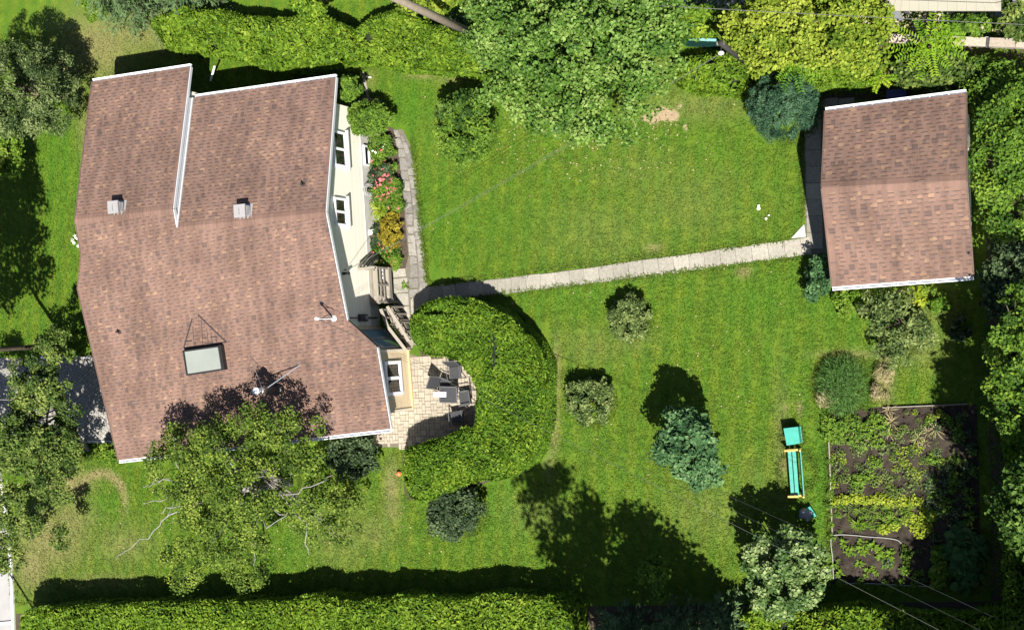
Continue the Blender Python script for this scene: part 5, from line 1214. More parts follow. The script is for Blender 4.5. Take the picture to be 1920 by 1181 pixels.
# sumac rosettes: each frond a part with paired leaflets
def rosette(name, base, h, rad, n, label, L_=.20, mat='sumac'):
    base = np.asarray(base); t = thing(name, base, label, 'plant')
    mb = MB(); mb.tube([base, base + Z3 * h], [.04, .025], 6); mb.build('stem', M['bark'], t)
    for i in range(n):
        a = 2 * math.pi * (i + .4 * rng.random()) / n; r_ = rad * (.75 + .4 * rng.random()); d = np.array([math.cos(a), math.sin(a), 0]); s_ = np.array([-d[1], d[0], 0])
        c_, n_, al = [], [], []
        m = 11
        for j in range(1, m + 1):
            f = j / m; ctr = base + Z3 * (h + .35 * r_ * f - .55 * r_ * f * f + .04 * rng.normal()) + d * r_ * f
            for sg in (-1, 1):
                ll = L_ * (1 - .45 * abs(f - .45)); dd = nrm(s_ * sg + d * .45 - Z3 * .15)
                c_.append(ctr + dd * ll * .5); n_.append(nrm(Z3 + .3 * rng.normal(size=3) + d * .2)); al.append(dd)
        k_ = len(c_); ti = np.clip(.5 + .25 * rng.normal() + .12 * rng.normal(size=k_), 0, 1)
        link('frond', leaves_mesh('frond', np.array(c_), np.array(n_), L_, L_ * .32, ti, M[mat], .1, np.array(al), base), t)
rosette('sumac', P(1742, 88, 2.5) * [1, 1, 0], 2.5, 1.05, 13, 'bright green sumac with long feathery fronds over the capped wall')
rosette('sumac', P(1772, 72, 2.1) * [1, 1, 0], 2.1, .7, 9, 'second smaller sumac crown beside the capped wall')
rosette('sumac', P(1492, 118, 2.9) * [1, 1, 0], 2.9, .95, 12, 'feathery sumac crown above the hedge by the blue spruce', .18)
rosette('sumac', P(1652, 147, 2.0) * [1, 1, 0], 2.0, .42, 6, 'tiny sumac shoot in front of the lilac thicket', .14)
# asparagus fern clump, fruit bush, dry strip
ac = G(1580, 722); k_ = 7000; u_ = unit(k_); u_[:, 2] = abs(u_[:, 2]); rr_ = rng.random((k_, 1)) ** .5
c_ = ac + u_ * np.array([1.0, 1.15, .95]) * rr_ + [0, 0, .05]
t = thing('asparagus_plant', ac, 'feathery asparagus clump above the vegetable bed', 'plant')
link('foliage', leaves_mesh('foliage', c_, vn(unit(k_) + [0, 0, .5]), .17, .018, np.clip(.5 + .25 * rng.normal(size=k_), 0, 1), M['fern'], 0, vn(u_ + .4 * unit(k_)), ac), t)
plant_thing('fruit_bush', G(1690, 618), [E_(1685, 600, 1.1, 1.0, 1.0, .6), E_(1650, 570, 1.0, .7, .6, .5), E_(1675, 660, .9, .55, .6, .4), E_(1725, 620, .8, .5, .6, .4)], 85, .24, 44, .14, .07, 'rose', 'loose grey green fruit bush on the lawn below the shed', 'shrub', r0=.05, nl=16, shell=.3)
for i, (px, py, r_, mt, lb_) in enumerate(((1590, 555, .42, 'bright', 'fresh green perennial just below the shed gutter corner'), (1628, 562, .4, 'midgreen', 'green perennial below the middle of the shed gutter'), (1655, 590, .34, 'darkshrub', 'dark perennial between shed gutter and fruit bush'),
        (1718, 552, .36, 'lime', 'lime leaved perennial against the shed gutter'), (1760, 560, .42, 'bright', 'bright perennial at the shaded end of the shed gutter'), (1590, 580, .25, 'bright', 'small fresh perennial at the lawn edge below the shed'), (1800, 615, .4, 'darkshrub', 'dark sprawling weed at the shade line below the shed'), (1660, 700, .3, 'straw', 'dry straw coloured clump between asparagus and shade'), (1655, 735, .28, 'straw', 'dry straw clump at the top edge of the vegetable bed'), (1552, 742, .3, 'straw', 'pale dry stalks at the foot of the asparagus'))):
    plant_thing('perennial', G(px, py), [(G(px, py) + Z3 * .35, (r_, r_, .3))], 16, .16, 26, .17, .11 if mt != 'straw' else .02, mt, lb_, 'plant', r0=.0, nl=0)

# ------------------------------------------------------------------ flower bed
for i, (px, py, rx, ry, h, mt, lb_) in enumerate(((722, 275, .45, .50, .35, 'midgreen', 'white flowered green perennial by the basement window'), (728, 300, .5, .45, .35, 'midgreen', 'dark green perennial with coral blooms below the basement window'), (724, 330, .5, .40, .4, 'darkshrub', 'deep green rose bush with pink blooms'), (727, 362, .55, .40, .35, 'midgreen', 'pink rose bush beside the coiled hose'),
        (745, 350, .32, .35, .3, 'midgreen', 'rose pink flower clump spilling on the flagstones'), (745, 388, .4, .3, .25, 'midgreen', 'blue green leafy clump beside the flagstones'), (718, 447, .3, .5, .3, 'darkshrub', 'grey green rose bush by the dryer hood'), (728, 478, .5, .4, .3, 'midgreen', 'green perennial with coral blooms below the golden shrub'), (742, 492, .35, .25, .25, 'bright', 'fresh green perennial at the end of the flower bed by the deck'))):
    b_ = G(px, py)
    t = plant_thing('flowering_plant', b_, [(b_ + Z3 * h, (rx * 1.22, ry * 1.1, h * .7))], 34, .17, 40, .11, .06, mt, lb_, 'plant', r0=0, nl=0, part='foliage', group='flowering plants along the cream wall')
    pet = 'whitepetal' if i == 0 else 'pink'
    nb = (10, 12, 20, 40, 34, 5, 14, 16, 10)[i]
    cs, ns, ts = [], [], []
    for j in range(nb):
        a = rng.random() * 6.28; q_ = b_ + [rx * .9 * math.cos(a) * rng.random() ** .5, ry * .9 * math.sin(a) * rng.random() ** .5, h * 1.55 + .08 * rng.normal()]
        for p5 in range(7): d5 = unit(1)[0] * [1, 1, .4]; cs.append(q_ + d5 * .04); ns.append(nrm(Z3 + .6 * rng.normal(size=3))); ts.append(.5 + .3 * rng.normal())
    link('blossom', leaves_mesh('blossom', np.array(cs), np.array(ns), .07, .065, np.array(ts), M[pet], .1, off=b_), t)
gb = G(745, 433)
plant_thing('golden_shrub', gb, [(gb + Z3 * .45, (.46, .68, .38))], 44, .17, 60, .1, .06, 'golden', 'golden yellow rounded shrub in the flower bed', 'shrub', r0=0, nl=0, shell=.65)
def strappy(name, base, n, L_, W_, h, mat, label, cat='plant', group=None, spread=1.0):
    base = np.asarray(base); t = thing(name, base, label, cat, group) if label else None
    mb = MB(); 
    for i in range(n):
        a = rng.random() * 6.283; d = np.array([math.cos(a), math.sin(a), 0]); s_ = np.array([-d[1], d[0], 0]); ll = L_ * (.6 + .6 * rng.random()); mb.tint = float(np.clip(.5 + .25 * rng.normal(), 0, 1))
        p = [base + d * ll * f * spread + Z3 * (h * (4 * f * (1 - f) * .55 + f * .35) + .01) for f in (0, .3, .65, 1)]; w_ = [W_ * .6, W_, W_ * .8, .004]
        vs = []
        for q_, ww in zip(p, w_): vs += [q_ + s_ * ww / 2, q_ - s_ * ww / 2]
        mb.add(vs, [(2 * j, 2 * j + 1, 2 * j + 3, 2 * j + 2) for j in range(3)])
    return mb, t
mb, t = strappy('daylily', G(718, 392), 70, .62, .035, .5, 'lime', 'yellow green strappy daylily arching by the pale apron'); mb.build('leaves', M['lime'], t)
mb, t = strappy('daylily', G(722, 412), 40, .5, .03, .4, 'bright', 'green strappy daylily beside the golden shrub'); mb.build('leaves', M['bright'], t)
mb, t = strappy('weed', G(762, 535), 16, .22, .05, .15, 'bright', 'small green weed between the flagstones by the deck'); mb.build('leaves', M['bright'], t)

# ------------------------------------------------------------------ vegetable bed
def proto(kind, mat, r_, h, n, L, W):
    if kind == 'strap':
        mb, _ = strappy('x', np.zeros(3), n, L, W, h, mat, None)
        return npmesh('vegetable_leaves', mb.v, [i for f in mb.f for i in f], [len(f) for f in mb.f], M[mat], mb.t)
    k = n; u_ = unit(k); u_[:, 2] = abs(u_[:, 2])
    c_ = u_ * np.array([r_, r_, h]) * (.35 + .65 * rng.random((k, 1)) ** .6) + [0, 0, .03]
    return leaves_mesh('vegetable_leaves', c_, vn(np.array([0, 0, .8]) + u_ * .6 + .4 * unit(k)), L * (.6 + .7 * rng.random(k)), W * (.6 + .7 * rng.random(k)), np.clip(.5 + .28 * rng.normal(size=k), 0, 1), M[mat], .12)
PR = {'leafy': [proto('b', m_, .23, .30, 78, .095, .055) for m_ in ('bright', 'midgreen', 'bright')], 'potato': [proto('b', m_, .23, .22, 50, .085, .055) for m_ in ('lilac_bush', 'olive', 'rose')], 'bean': [proto('b', 'lime', .19, .24, 60, .10, .065) for _ in range(2)],
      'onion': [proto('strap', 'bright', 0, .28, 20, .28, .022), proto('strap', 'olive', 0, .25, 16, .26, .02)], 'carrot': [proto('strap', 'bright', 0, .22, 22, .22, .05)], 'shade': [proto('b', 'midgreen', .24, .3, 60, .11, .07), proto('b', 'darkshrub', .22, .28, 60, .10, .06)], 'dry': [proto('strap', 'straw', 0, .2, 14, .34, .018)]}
ORD = 'first second third fourth fifth sixth seventh eighth ninth tenth eleventh twelfth thirteenth fourteenth fifteenth sixteenth seventeenth eighteenth'.split()
def veg(name, key, spots, label, group, s0_=.8, s1_=1.25):
    for i_, (px, py) in enumerate(spots):
        q_ = P(px, py, .08)
        o = link(name, PR[key][int(rng.integers(len(PR[key])))], None, q_); o.rotation_euler = (0, 0, rng.random() * 6.28); s_ = s0_ + (s1_ - s0_) * rng.random(); o.scale = (s_, s_, s_)
        tag(o, label.replace('ORD', ORD[i_ % (8 if 'leafy' in label else 18)]).replace('ROW', ('upper', 'middle', 'lower')[i_ // 8 % 3]), 'plant', group)
J = lambda a, b_: (a + 4 * rng.normal(), b_ + 3 * rng.normal())
veg('leafy_vegetable', 'leafy', [J(1548 + 15 * i, 785 + 7 * (i % 3) + 5 * j * 3) for j in range(3) for i in range(8)], 'ORD leafy green from the lawn in the ROW line below the asparagus', 'leafy greens below the asparagus')
veg('potato_plant', 'potato', [J(a, b_) for a, b_ in ((1572, 850), (1585, 858), (1566, 868), (1600, 845), (1640, 838), (1655, 846), (1668, 840), (1632, 855), (1650, 862), (1680, 850), (1695, 852), (1642, 872), (1625, 878), (1700, 868), (1712, 846), (1722, 842), (1735, 860), (1745, 850), (1760, 862), (1775, 868), (1712, 880), (1698, 890), (1728, 895), (1720, 905), (1742, 912), (1575, 895), (1590, 900), (1568, 910), (1603, 912), (1650, 885), (1640, 905), (1662, 915), (1675, 925), (1690, 922), (1610, 925), (1730, 880), (1705, 915), (1680, 812), (1700, 808), (1712, 818))], 'sprawling olive green potato plant on the dark soil', 'potato plants in the vegetable bed')
veg('leafy_vegetable', 'leafy', [J(a, b_) for a, b_ in ((1608, 890), (1618, 898), (1605, 905), (1616, 912), (1628, 888), (1640, 868))], 'fresh leafy vegetable among the potato plants', 'fresh greens among the potatoes', .8, 1.1)
veg('bean_plant', 'bean', [J(1566 + 9.5 * i, 936 + 2 * (i % 2)) for i in range(18)], 'ORD yellow leaved bean plant from the lawn in the bright row', 'yellow bean row', .85, 1.15)
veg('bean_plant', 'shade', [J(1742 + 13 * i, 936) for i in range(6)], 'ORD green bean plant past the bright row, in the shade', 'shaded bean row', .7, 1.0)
veg('onion_plant', 'onion', [J(1575 + 12 * i, 952 + 2 * (i % 3)) for i in range(12)], 'ORD onion plant from the lawn just behind the bright bean row', 'onion row behind the beans')
veg('onion_plant', 'onion', [J(1600 + 11 * i, 974 + 3 * (i % 2)) for i in range(10)], 'ORD onion plant from the lawn in the short sparse row', 'sparse onion row')
veg('bean_plant', 'bean', [J(a, b_) for a, b_ in ((1700, 975), (1712, 968), (1722, 980), (1730, 962), (1738, 972), (1745, 982), (1735, 988), (1725, 992), (1715, 986), (1680, 985), (1660, 990), (1748, 965))], 'lush yellow green vegetable at the end of the sparse row', 'lush clump of yellow green vegetables', .9, 1.3)
veg('young_plant', 'carrot', [J(a, b_) for a, b_ in ((1570, 1052), (1572, 1070), (1590, 1028), (1598, 1035), (1612, 1030), (1625, 1032), (1645, 1022), (1655, 1028), (1650, 1040), (1605, 1055), (1610, 1020), (1665, 1038), (1582, 1020))], 'young feathery seedling inside the pale hose rectangle', 'seedlings inside the hose rectangle')
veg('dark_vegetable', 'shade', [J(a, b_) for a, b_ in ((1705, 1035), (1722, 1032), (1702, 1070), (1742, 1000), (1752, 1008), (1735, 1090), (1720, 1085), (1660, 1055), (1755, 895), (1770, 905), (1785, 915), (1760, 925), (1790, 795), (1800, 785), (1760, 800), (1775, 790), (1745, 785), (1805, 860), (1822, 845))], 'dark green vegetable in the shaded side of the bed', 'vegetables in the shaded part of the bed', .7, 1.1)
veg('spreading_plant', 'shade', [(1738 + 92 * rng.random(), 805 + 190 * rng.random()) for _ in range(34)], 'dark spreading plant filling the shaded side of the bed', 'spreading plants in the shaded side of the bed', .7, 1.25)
veg('edge_plant', 'leafy', [(1552 + 10 * rng.random(), 830 + 250 * rng.random()) for _ in range(16)] + [(1570 + 240 * rng.random(), 1088 + 12 * rng.random()) for _ in range(14)], 'small green plant spilling over the edge of the bed', 'plants spilling over the bed edge', .4, .8)
bedw = [(1562 + 250 * rng.random(), 842 + 85 * rng.random()) for _ in range(60)]
veg('low_weed', 'potato', [q_ for q_ in bedw if q_[0] < 1800], 'small olive weed sprouting between the potato plants', 'small weeds between the potato plants', .45, .8)
veg('low_weed', 'leafy', [(1565 + 190 * rng.random(), 948 + 50 * rng.random()) for _ in range(34)], 'small green weed sprouting between the onion rows', 'small weeds between the onion rows', .35, .65)
veg('low_weed', 'potato', [(1690 + 120 * rng.random(), 772 + 60 * rng.random()) for _ in range(26)], 'small weed on the open soil at the top of the bed', 'small weeds at the top of the bed', .4, .75)
veg('low_weed', 'carrot', [(1570 + 190 * rng.random(), 1015 + 72 * rng.random()) for _ in range(26)], 'tiny seedling on the open soil by the hose', 'tiny seedlings by the hose', .4, .75)
veg('dry_stalks', 'dry', [J(a, b_) for a, b_ in ((1722, 818), (1738, 812), (1730, 824), (1672, 812), (1605, 822), (1612, 826), (1665, 770), (1672, 785), (1755, 808))], 'pale dry stalks lying on the dug soil', 'dry stalks on the soil')
# loose clods on the dug soil
mb = MB(); k_ = 0
while k_ < 1500:
    q_ = P(1560 + 270 * rng.random(), 768 + 325 * rng.random()); s_ = .015 + .04 * rng.random() ** 2
    if poly_dist(np.array([q_]), np.array([p_ for p_ in bedc]))[0] < .15: continue
    o_ = [q_ + Z3 * (.07 + .03 * rng.random()) + s_ * (np.array(v_) + .35 * rng.normal(size=3)) for v_ in ((1, 0, 0), (0, 1, 0), (-1, 0, 0), (0, -1, 0), (0, 0, .8), (0, 0, -.8))]
    mb.add(o_, [(0, 1, 4), (1, 2, 4), (2, 3, 4), (3, 0, 4), (1, 0, 5), (2, 1, 5), (3, 2, 5), (0, 3, 5)]); k_ += 1
tag(mb.build('soil_clods', M['soil']), 'crumbled clods of dark garden soil', 'soil', kind='stuff')
# squash with big single leaves
sq = G(1810, 1045); t = thing('squash_plant', sq, 'large leaved squash plant in the dark corner of the bed', 'plant')
sm = []
for v_ in range(3):
    mb = MB(); mb.tint = .25 + .25 * v_; n_ = 10; pts = [(0, 0, 0)]
    for i in range(n_): a = 2 * math.pi * i / n_ + .3; r_ = .17 * (1 + .22 * math.cos(5 * a)) * (1.15 if abs(math.cos(a / 2)) > .9 else 1); pts.append((r_ * math.cos(a), r_ * math.sin(a), -.035 + .02 * math.cos(3 * a)))
    mb.add(pts, [(0, i + 1, (i + 1) % n_ + 1) for i in range(n_)]); sm.append(npmesh('squash_leaf', mb.v, [i for f in mb.f for i in f], [3] * n_, M['squash'], mb.t))
for i in range(120):
    a = rng.random() * 6.28; r_ = rng.random() ** .55; px, py = 1805 + 42 * r_ * math.cos(a), 1045 + 62 * r_ * math.sin(a)
    o = link('leaf', sm[i % 3], t, P(px, py, .25 + .35 * (1 - r_) + .12 * rng.random()) - sq); o.rotation_euler = (.5 * rng.normal(), .5 * rng.normal(), rng.random() * 6.28); s_ = .7 + .6 * rng.random(); o.scale = (s_, s_, s_)
mb = MB()
for i in range(14): a = rng.random() * 6.28; mb.tube([sq, sq + [.5 * math.cos(a), .6 * math.sin(a), .3]], [.02, .01], 4)
mb.build('vine', M['squash'], t)
plant_thing('squash_plant', G(1765, 1062), [(G(1762, 1060) + Z3 * .3, (.25, .7, .25))], 24, .18, 14, .2, .16, 'bright', 'edge of squash leaves with sunlight put into a brighter green colour', 'plant', r0=0, nl=0)  # sunlit squash leaves imitated by a brighter leaf material
# bed edging
mb = MB()
def edge_board(name, pts, label):
    t = thing(name, P(*pts[0]), label, 'edging')
    for a, b_ in zip(pts[:-1], pts[1:]):
        mb = MB(); mb.tint = float(rng.random()); mb.bar(P(*a, .07), P(*b_, .07), .035, .16); mb.build('board', M['greywood'], t)
edge_board('bed_edging', [(1554, 818), (1557, 880), (1559, 950), (1561, 1000)], 'grey board edging between lawn and vegetable bed')
edge_board('bed_edging', [(1655, 764), (1725, 761), (1816, 757)], 'thin grey board along the top of the vegetable bed')
def hose(name, pts, r_, label, mat='hose', z=.05):
    q_ = smooth_line([P(a, b_, z) for a, b_ in pts]); mb = MB(); mb.tube(q_, r_, 6); return tag(mb.build(name, M[mat], None, True, q_[0]), label, 'hose')
def smooth_line(p, k=6):
    p = [np.asarray(q_) for q_ in p]; e = [2 * p[0] - p[1]] + p + [2 * p[-1] - p[-2]]; out = []
    for i in range(1, len(e) - 2):
        a, b_, c_, d_ = e[i - 1:i + 3]
        for t_ in np.arange(k) / k: out.append(.5 * ((2 * b_) + (-a + c_) * t_ + (2 * a - 5 * b_ + 4 * c_ - d_) * t_ ** 2 + (-a + 3 * b_ - 3 * c_ + d_) * t_ ** 3))
    return out + [p[-1]]
hose('garden_hose', [(1690, 1018), (1682, 1012), (1660, 1008), (1630, 1006), (1600, 1003), (1575, 1002), (1560, 1005), (1558, 1020), (1561, 1045), (1562, 1070), (1563, 1085)], .018, 'pale hose bent round the seedling corner of the bed', z=.16)
hose('garden_hose', [(1578, 1094), (1620, 1093), (1680, 1096), (1740, 1099), (1772, 1098)], .016, 'dull pale hose along the shaded end of the bed', z=.12)

# longer grass the mower leaves round trunks, shrubs and edges; fallen leaves on lawn and roof
pts_ = []
for px, py, r_, n_ in ((1187, 598, .75, 420), (1112, 752, .9, 480), (1310, 848, .5, 200), (893, 250, .9, 420), (868, 955, 1.05, 420), (1482, 203, 1.15, 420), (545, 905, .5, 160), (1496, 884, .75, 260), (1485, 818, .45, 140), (1495, 1078, .5, 160), (1690, 618, .9, 420), (1580, 722, 1.1, 420), (1408, 123, .3, 60), (165, 845, .4, 120)):
    c_ = P(px, py)
    for _ in range(n_): a = rng.random() * 6.283; rr = r_ * (.75 + .35 * rng.random()); pts_.append(c_ + [rr * math.cos(a), rr * math.sin(a), 0])
for a, b_, n_ in (((1551, 820), (1557, 1090), 500), ((806, 534), (1480, 449), 520), ((870, 560), (1515, 481), 520), ((802, 530), (775, 262), 420), ((1503, 200), (1505, 412), 220), ((30, 1130), (1060, 1112), 700)):
    for _ in range(n_): f = rng.random(); pts_.append(P(*(np.array(a) * (1 - f) + np.array(b_) * f)) + [.05 * rng.normal(), .05 * rng.normal(), 0])
pts_ = np.array(pts_); k_ = len(pts_); v = np.empty((k_, 3, 3, 3))
for s_ in range(3):
    an = rng.random(k_) * 6.283; dx, dy = np.cos(an), np.sin(an); wd = .012 + .014 * rng.random(k_); ln = .06 + .10 * rng.random(k_); hh = .07 + .10 * rng.random(k_)
    v[:, s_, 0] = pts_ + np.stack([-dy * wd, dx * wd, np.full(k_, .004)], -1); v[:, s_, 1] = pts_ + np.stack([dy * wd, -dx * wd, np.full(k_, .004)], -1); v[:, s_, 2] = pts_ + np.stack([dx * ln, dy * ln, hh], -1)
gm = npmesh('tall_grass', v.reshape(-1, 3), np.arange(k_ * 9), np.full(k_ * 3, 3), M['lawn'])
dr, ba, lu = masks(pts_[:, 0], pts_[:, 1])
for nme, vv in zip(('dry', 'bare', 'lush'), (dr * .6 + .10, ba * 0, lu)): put_attr(gm, nme, np.repeat(vv, 9))
tag(link('tall_grass', gm), 'longer unmown grass round shrubs and path edges', 'grass', kind='stuff')
k_ = 900; q_ = np.concatenate([np.array([P(460 + 190 * rng.normal(), 960 + 60 * rng.normal(), .05) for _ in range(300)]), np.array([P(1120 + 130 * rng.normal(), 260 + 40 * rng.normal(), .05) for _ in range(300)]), np.array([P(90 + 70 * rng.normal(), 940 + 70 * rng.normal(), .05) for _ in range(150)]), np.array([P(1200 + 300 * rng.normal(), 650 + 150 * rng.normal(), .05) for _ in range(150)])])
bad = np.zeros(k_, bool)
for p_ in NG: bad |= poly_dist(q_, p_) > 0
q_ = q_[~bad]; k_ = len(q_)
tag(link('fallen_leaves', leaves_mesh('fallen_leaves', q_, vn(np.array([0, 0, 1.2]) + .5 * unit(k_)), .075, .055, rng.random(k_), M['straw'], .1)), 'dry fallen leaves scattered on the lawn', 'leaves', kind='stuff')
cs = []
for _ in range(260):
    c_ = RP(430 + 130 * rng.normal(), 770 + 45 * rng.normal(), SP)
    if poly_dist(np.array([c_]), np.array(sp))[0] > .1: cs.append(c_ + SP[1] * .03)
cs = np.array(cs); k_ = len(cs)
tag(link('roof_litter', leaves_mesh('roof_litter', cs, vn(np.tile(SP[1], (k_, 1)) + .3 * unit(k_)), .06, .045, rng.random(k_) * .6, M['straw'], .1)), 'small dry birch leaves lying on the house shingles', 'leaves', kind='stuff')
# ------------------------------------------------------------------ bench, box, bag
bo = P(1496, 884); bd = nrm(P(1499, 924) - P(1493, 845)); bs = np.array([-bd[1], bd[0], 0]); bs = bs if bs[0] > 0 else -bs
t = thing('garden_bench', bo, 'green slatted garden bench with ochre ends on the lawn', 'bench')
H2 = 0.80
for i, (o_, z_, w_) in enumerate(((-.22, .43, .125), (-.06, .43, .13))):
    mb = MB(); mb.box3(bo - bd * H2 + bs * o_ + Z3 * z_, bd * 2 * H2, bs * w_, Z3 * .035); mb.build('seat_slat', M['bench'], t)
for i, z_ in enumerate((.56, .72)):
    mb = MB(); mb.box3(bo - bd * H2 + bs * (.20 + .05 * i) + Z3 * z_, bd * 2 * H2, bs * .05 + Z3 * .12, bs * .028 - Z3 * .008); mb.build('back_slat', M['bench'], t)
for sg in (-1, 1):
    e_ = bo + bd * sg * (H2 + .02)
    mb = MB()
    mb.bar(e_ - bs * .26 + Z3 * .02, e_ - bs * .24 + Z3 * .40, .07, .07); mb.bar(e_ + bs * .16 + Z3 * .02, e_ + bs * .16 + Z3 * .42, .07, .07)
    mb.bar(e_ - bs * .28 + Z3 * .405, e_ + bs * .2 + Z3 * .405, .07, .06); mb.build('leg_frame', M['ochre'], t)
    mb = MB(); mb.tube([e_ - bs * .30 + Z3 * .60, e_ + bs * .08 + Z3 * .615], .042, 8); mb.bar(e_ - bs * .26 + Z3 * .38, e_ - bs * .26 + Z3 * .6, .06, .06); mb.build('armrest', M['ochre'], t)
    mb = MB(); mb.tube([e_ + bs * .17 + Z3 * .4, e_ + bs * .30 + Z3 * .86, e_ + bs * .31 + Z3 * .88], [.04, .04, .03], 8); mb.build('back_post', M['ochre'], t)
q_ = [P(*c_, .6) for c_ in ((1469, 803), (1496, 800), (1500, 831), (1475, 835))]
bx = thing('storage_box', sum(q_) / 4 * [1, 1, 0], 'square teal box with flat lid at the end of the bench', 'box')
cb = sum(q_) / 4
mb = MB(); mb.prism(q_, .05); mb.build('lid', M['teal'], bx)
mb = MB(); mb.prism([p_ + (cb - p_) * .07 - Z3 * .052 for p_ in q_], .545); mb.build('body', M['teal'], bx)
mb = MB()
for i in range(4):
    a, b_ = q_[i], q_[(i + 1) % 4]; a = a + (cb - a) * .05 - Z3 * .06; b_ = b_ + (cb - b_) * .05 - Z3 * .06
    mb.bar(a * [1, 1, 0] + Z3 * .08, b_ * [1, 1, 0] + Z3 * .08, .03, .06)
mb.build('base_rail', M['bench'], bx)
bp = P(1513, 962)
mb = MB(); k_ = 14; prof = [(0, .02), (.19, .0), (.23, .18), (.21, .36), (.12, .50), (.05, .54)]
rings = []
vs, fs = [], []
for j, (r_, z_) in enumerate(prof):
    for i in range(k_):
        a = 2 * math.pi * i / k_; rr = r_ * (1 + .16 * rng.normal() * (j > 0)) + .005
        vs.append(bp + [rr * math.cos(a), rr * math.sin(a) * .95, z_ + .02 * rng.normal() * (j > 1)])
for j in range(len(prof) - 1):
    for i in range(k_): fs.append((j * k_ + i, j * k_ + (i + 1) % k_, (j + 1) * k_ + (i + 1) % k_, (j + 1) * k_ + i))
fs.append(tuple((len(prof) - 1) * k_ + i for i in range(k_))); mb.add(vs, fs)
tag(mb.build('garden_bag', M['binliner'], None, True, bp), 'crumpled grey plastic sack below the green bench', 'bag')
bp = P(1524, 958); a_ = nrm(P(1529, 966) - P(1519, 951)); s_ = np.array([-a_[1], a_[0], 0])
t = thing('teal_crate', bp, 'small teal crate leaning beside the grey plastic sack', 'crate')
mb = MB(); mb.box3(bp - a_ * .2 - s_ * .12 + Z3 * .25, a_ * .4, s_ * .2, Z3 * .04); mb.build('lid', M['teal'], t)
mb = MB(); mb.box3(bp - a_ * .18 - s_ * .10, a_ * .36, s_ * .16, Z3 * .248); mb.build('body', M['teal'], t)
# ------------------------------------------------------------------ poles, wires
pb_ = P(905, 72); t = thing('utility_pole', pb_, 'weathered wooden utility pole rising from behind the shaggy hedge', 'pole')
mb = MB(); mb.tube([pb_ - Z3 * .2, pb_ + Z3 * 5, pb_ + Z3 * 11.5], [.16, .15, .12], 12); mb.build('post', M['polewood'], t, True)
mb = MB(); mb.bar(pb_ + Z3 * 11.0 - [1.1, 0, 0], pb_ + Z3 * 11.0 + [1.1, 0, 0], .1, .12); mb.build('crossarm', M['polewood'], t)
pb2 = P(1408, 123); t = thing('wire_pole', pb2, 'short dark pole carrying the service wire at the hedge end', 'pole')
tp2 = pb2 + Z3 * 4.6
mb = MB(); mb.tube([pb2 - Z3 * .2, tp2], [.13, .10], 10); mb.build('post', M['darkwood'], t, True)
mb = MB(); mb.bar(tp2 + [-.15, 0, -.1], tp2 + [.1, 0, -.1], .1, .12); mb.build('bracket', M['polewood'], t)
INS = P(1352, 100, 4.6)
mb = MB(); mb.ball(INS, (.11, .08, .09)); mb.build('insulator', M['white'], t, True)
mb = MB(); mb.tube([tp2 - Z3 * .1, INS], .015, 5); mb.build('arm', M['darksteel'], t)
def wire(name, a, b_, sag, label, r_=.012, mat='wire', group=None):
    a, b_ = np.asarray(a), np.asarray(b_); pts = [a + (b_ - a) * f - Z3 * sag * 4 * f * (1 - f) for f in np.linspace(0, 1, 26)]
    mb = MB(); mb.tube(pts, r_, 5); return tag(mb.build(name, M[mat], None, True, a), label, 'wire', group)
wire('service_wire', INS, BRK + oE * .12, .25, 'pale twisted service wire from the short dark pole to the cream wall', .007)
wire('service_wire', INS - Z3 * .06, BRK + oE * .12 - Z3 * .05, .42, 'thin second strand just below the pale service wire', .005)
far = P(2010, 1310, 7.5)
wire('phone_wire', MAST, far, .5, 'pale upper cable from the roof mast across the lawn to the hedge', .006, 'wire', 'cables from the roof mast')
wire('phone_wire', MAST - Z3 * .15 + E2 * .06, far - Z3 * .5 + [.6, .3, 0], .7, 'middle dark cable from the roof mast across the lawn', .005, 'blackwire', 'cables from the roof mast')
wire('phone_wire', MAST - Z3 * .3 + E2 * .1, far - Z3 * .9 + [1.2, .6, 0], .9, 'lowest dark cable from the roof mast across the lawn', .005, 'blackwire', 'cables from the roof mast')
wire('street_cable', P(1180, 8, 5.5), P(2080, 54, 5.5), .12, 'white cable stretched in front of the beige pavilion', .012, 'wire')
# the pole that throws its thin shadow on the kerb corner
sb_ = P(100, 1200); t = thing('lamp_post', sb_, 'slim pole behind the end of the long hedge', 'pole')
mb = MB(); mb.tube([sb_, sb_ + Z3 * 7.2], [.07, .05], 8); mb.build('post', M['darkwood'], t, True)
# ------------------------------------------------------------------ neighbours' things
t = thing('fence_panel', P(1320, 85), 'dark green fence panel with pale teal top rail in the hedge gap', 'fence')
a, b_ = P(1288, 88), P(1362, 91)
for i in range(6):
    f0_, f1_ = i / 6 + .004, (i + 1) / 6 - .004; mb = MB(); mb.box3(a + (b_ - a) * f0_, (b_ - a) * (f1_ - f0_), (0, .04, 0), Z3 * 1.5); mb.build('plank', M['greenpanel'], t)
mb = MB(); mb.bar(a + Z3 * 1.53 + [0, .02, 0], b_ + Z3 * 1.53 + [0, .02, 0], .09, .05); mb.build('top_rail', M['tealrail'], t)
t = thing('capped_wall', P(1800, 78), 'low retaining wall capped with pale pinkish blocks behind the sumac', 'wall')
xs_ = [1668, 1712, 1762, 1808, 1851, 1854, 1905, 1960]
cy = lambda x: 73 + (x - 1668) * .037
for x0, x1_ in ((1668, 1712), (1712, 1765), (1765, 1808), (1808, 1849), (1855, 1905), (1905, 1960)):
    a, b_ = P(x0 + .4, cy(x0), .8), P(x1_ - .4, cy(x1_), .8); mb = MB(); mb.tint = float(rng.random()); mb.bar(a, b_, .30, .12); mb.build('cap_block', M['capstone'], t)
mb = MB(); mb.bar(P(1669, cy(1669), .37), P(1959, cy(1959), .37), .24, .72); mb.build('wall_body', M['foundation'], t)
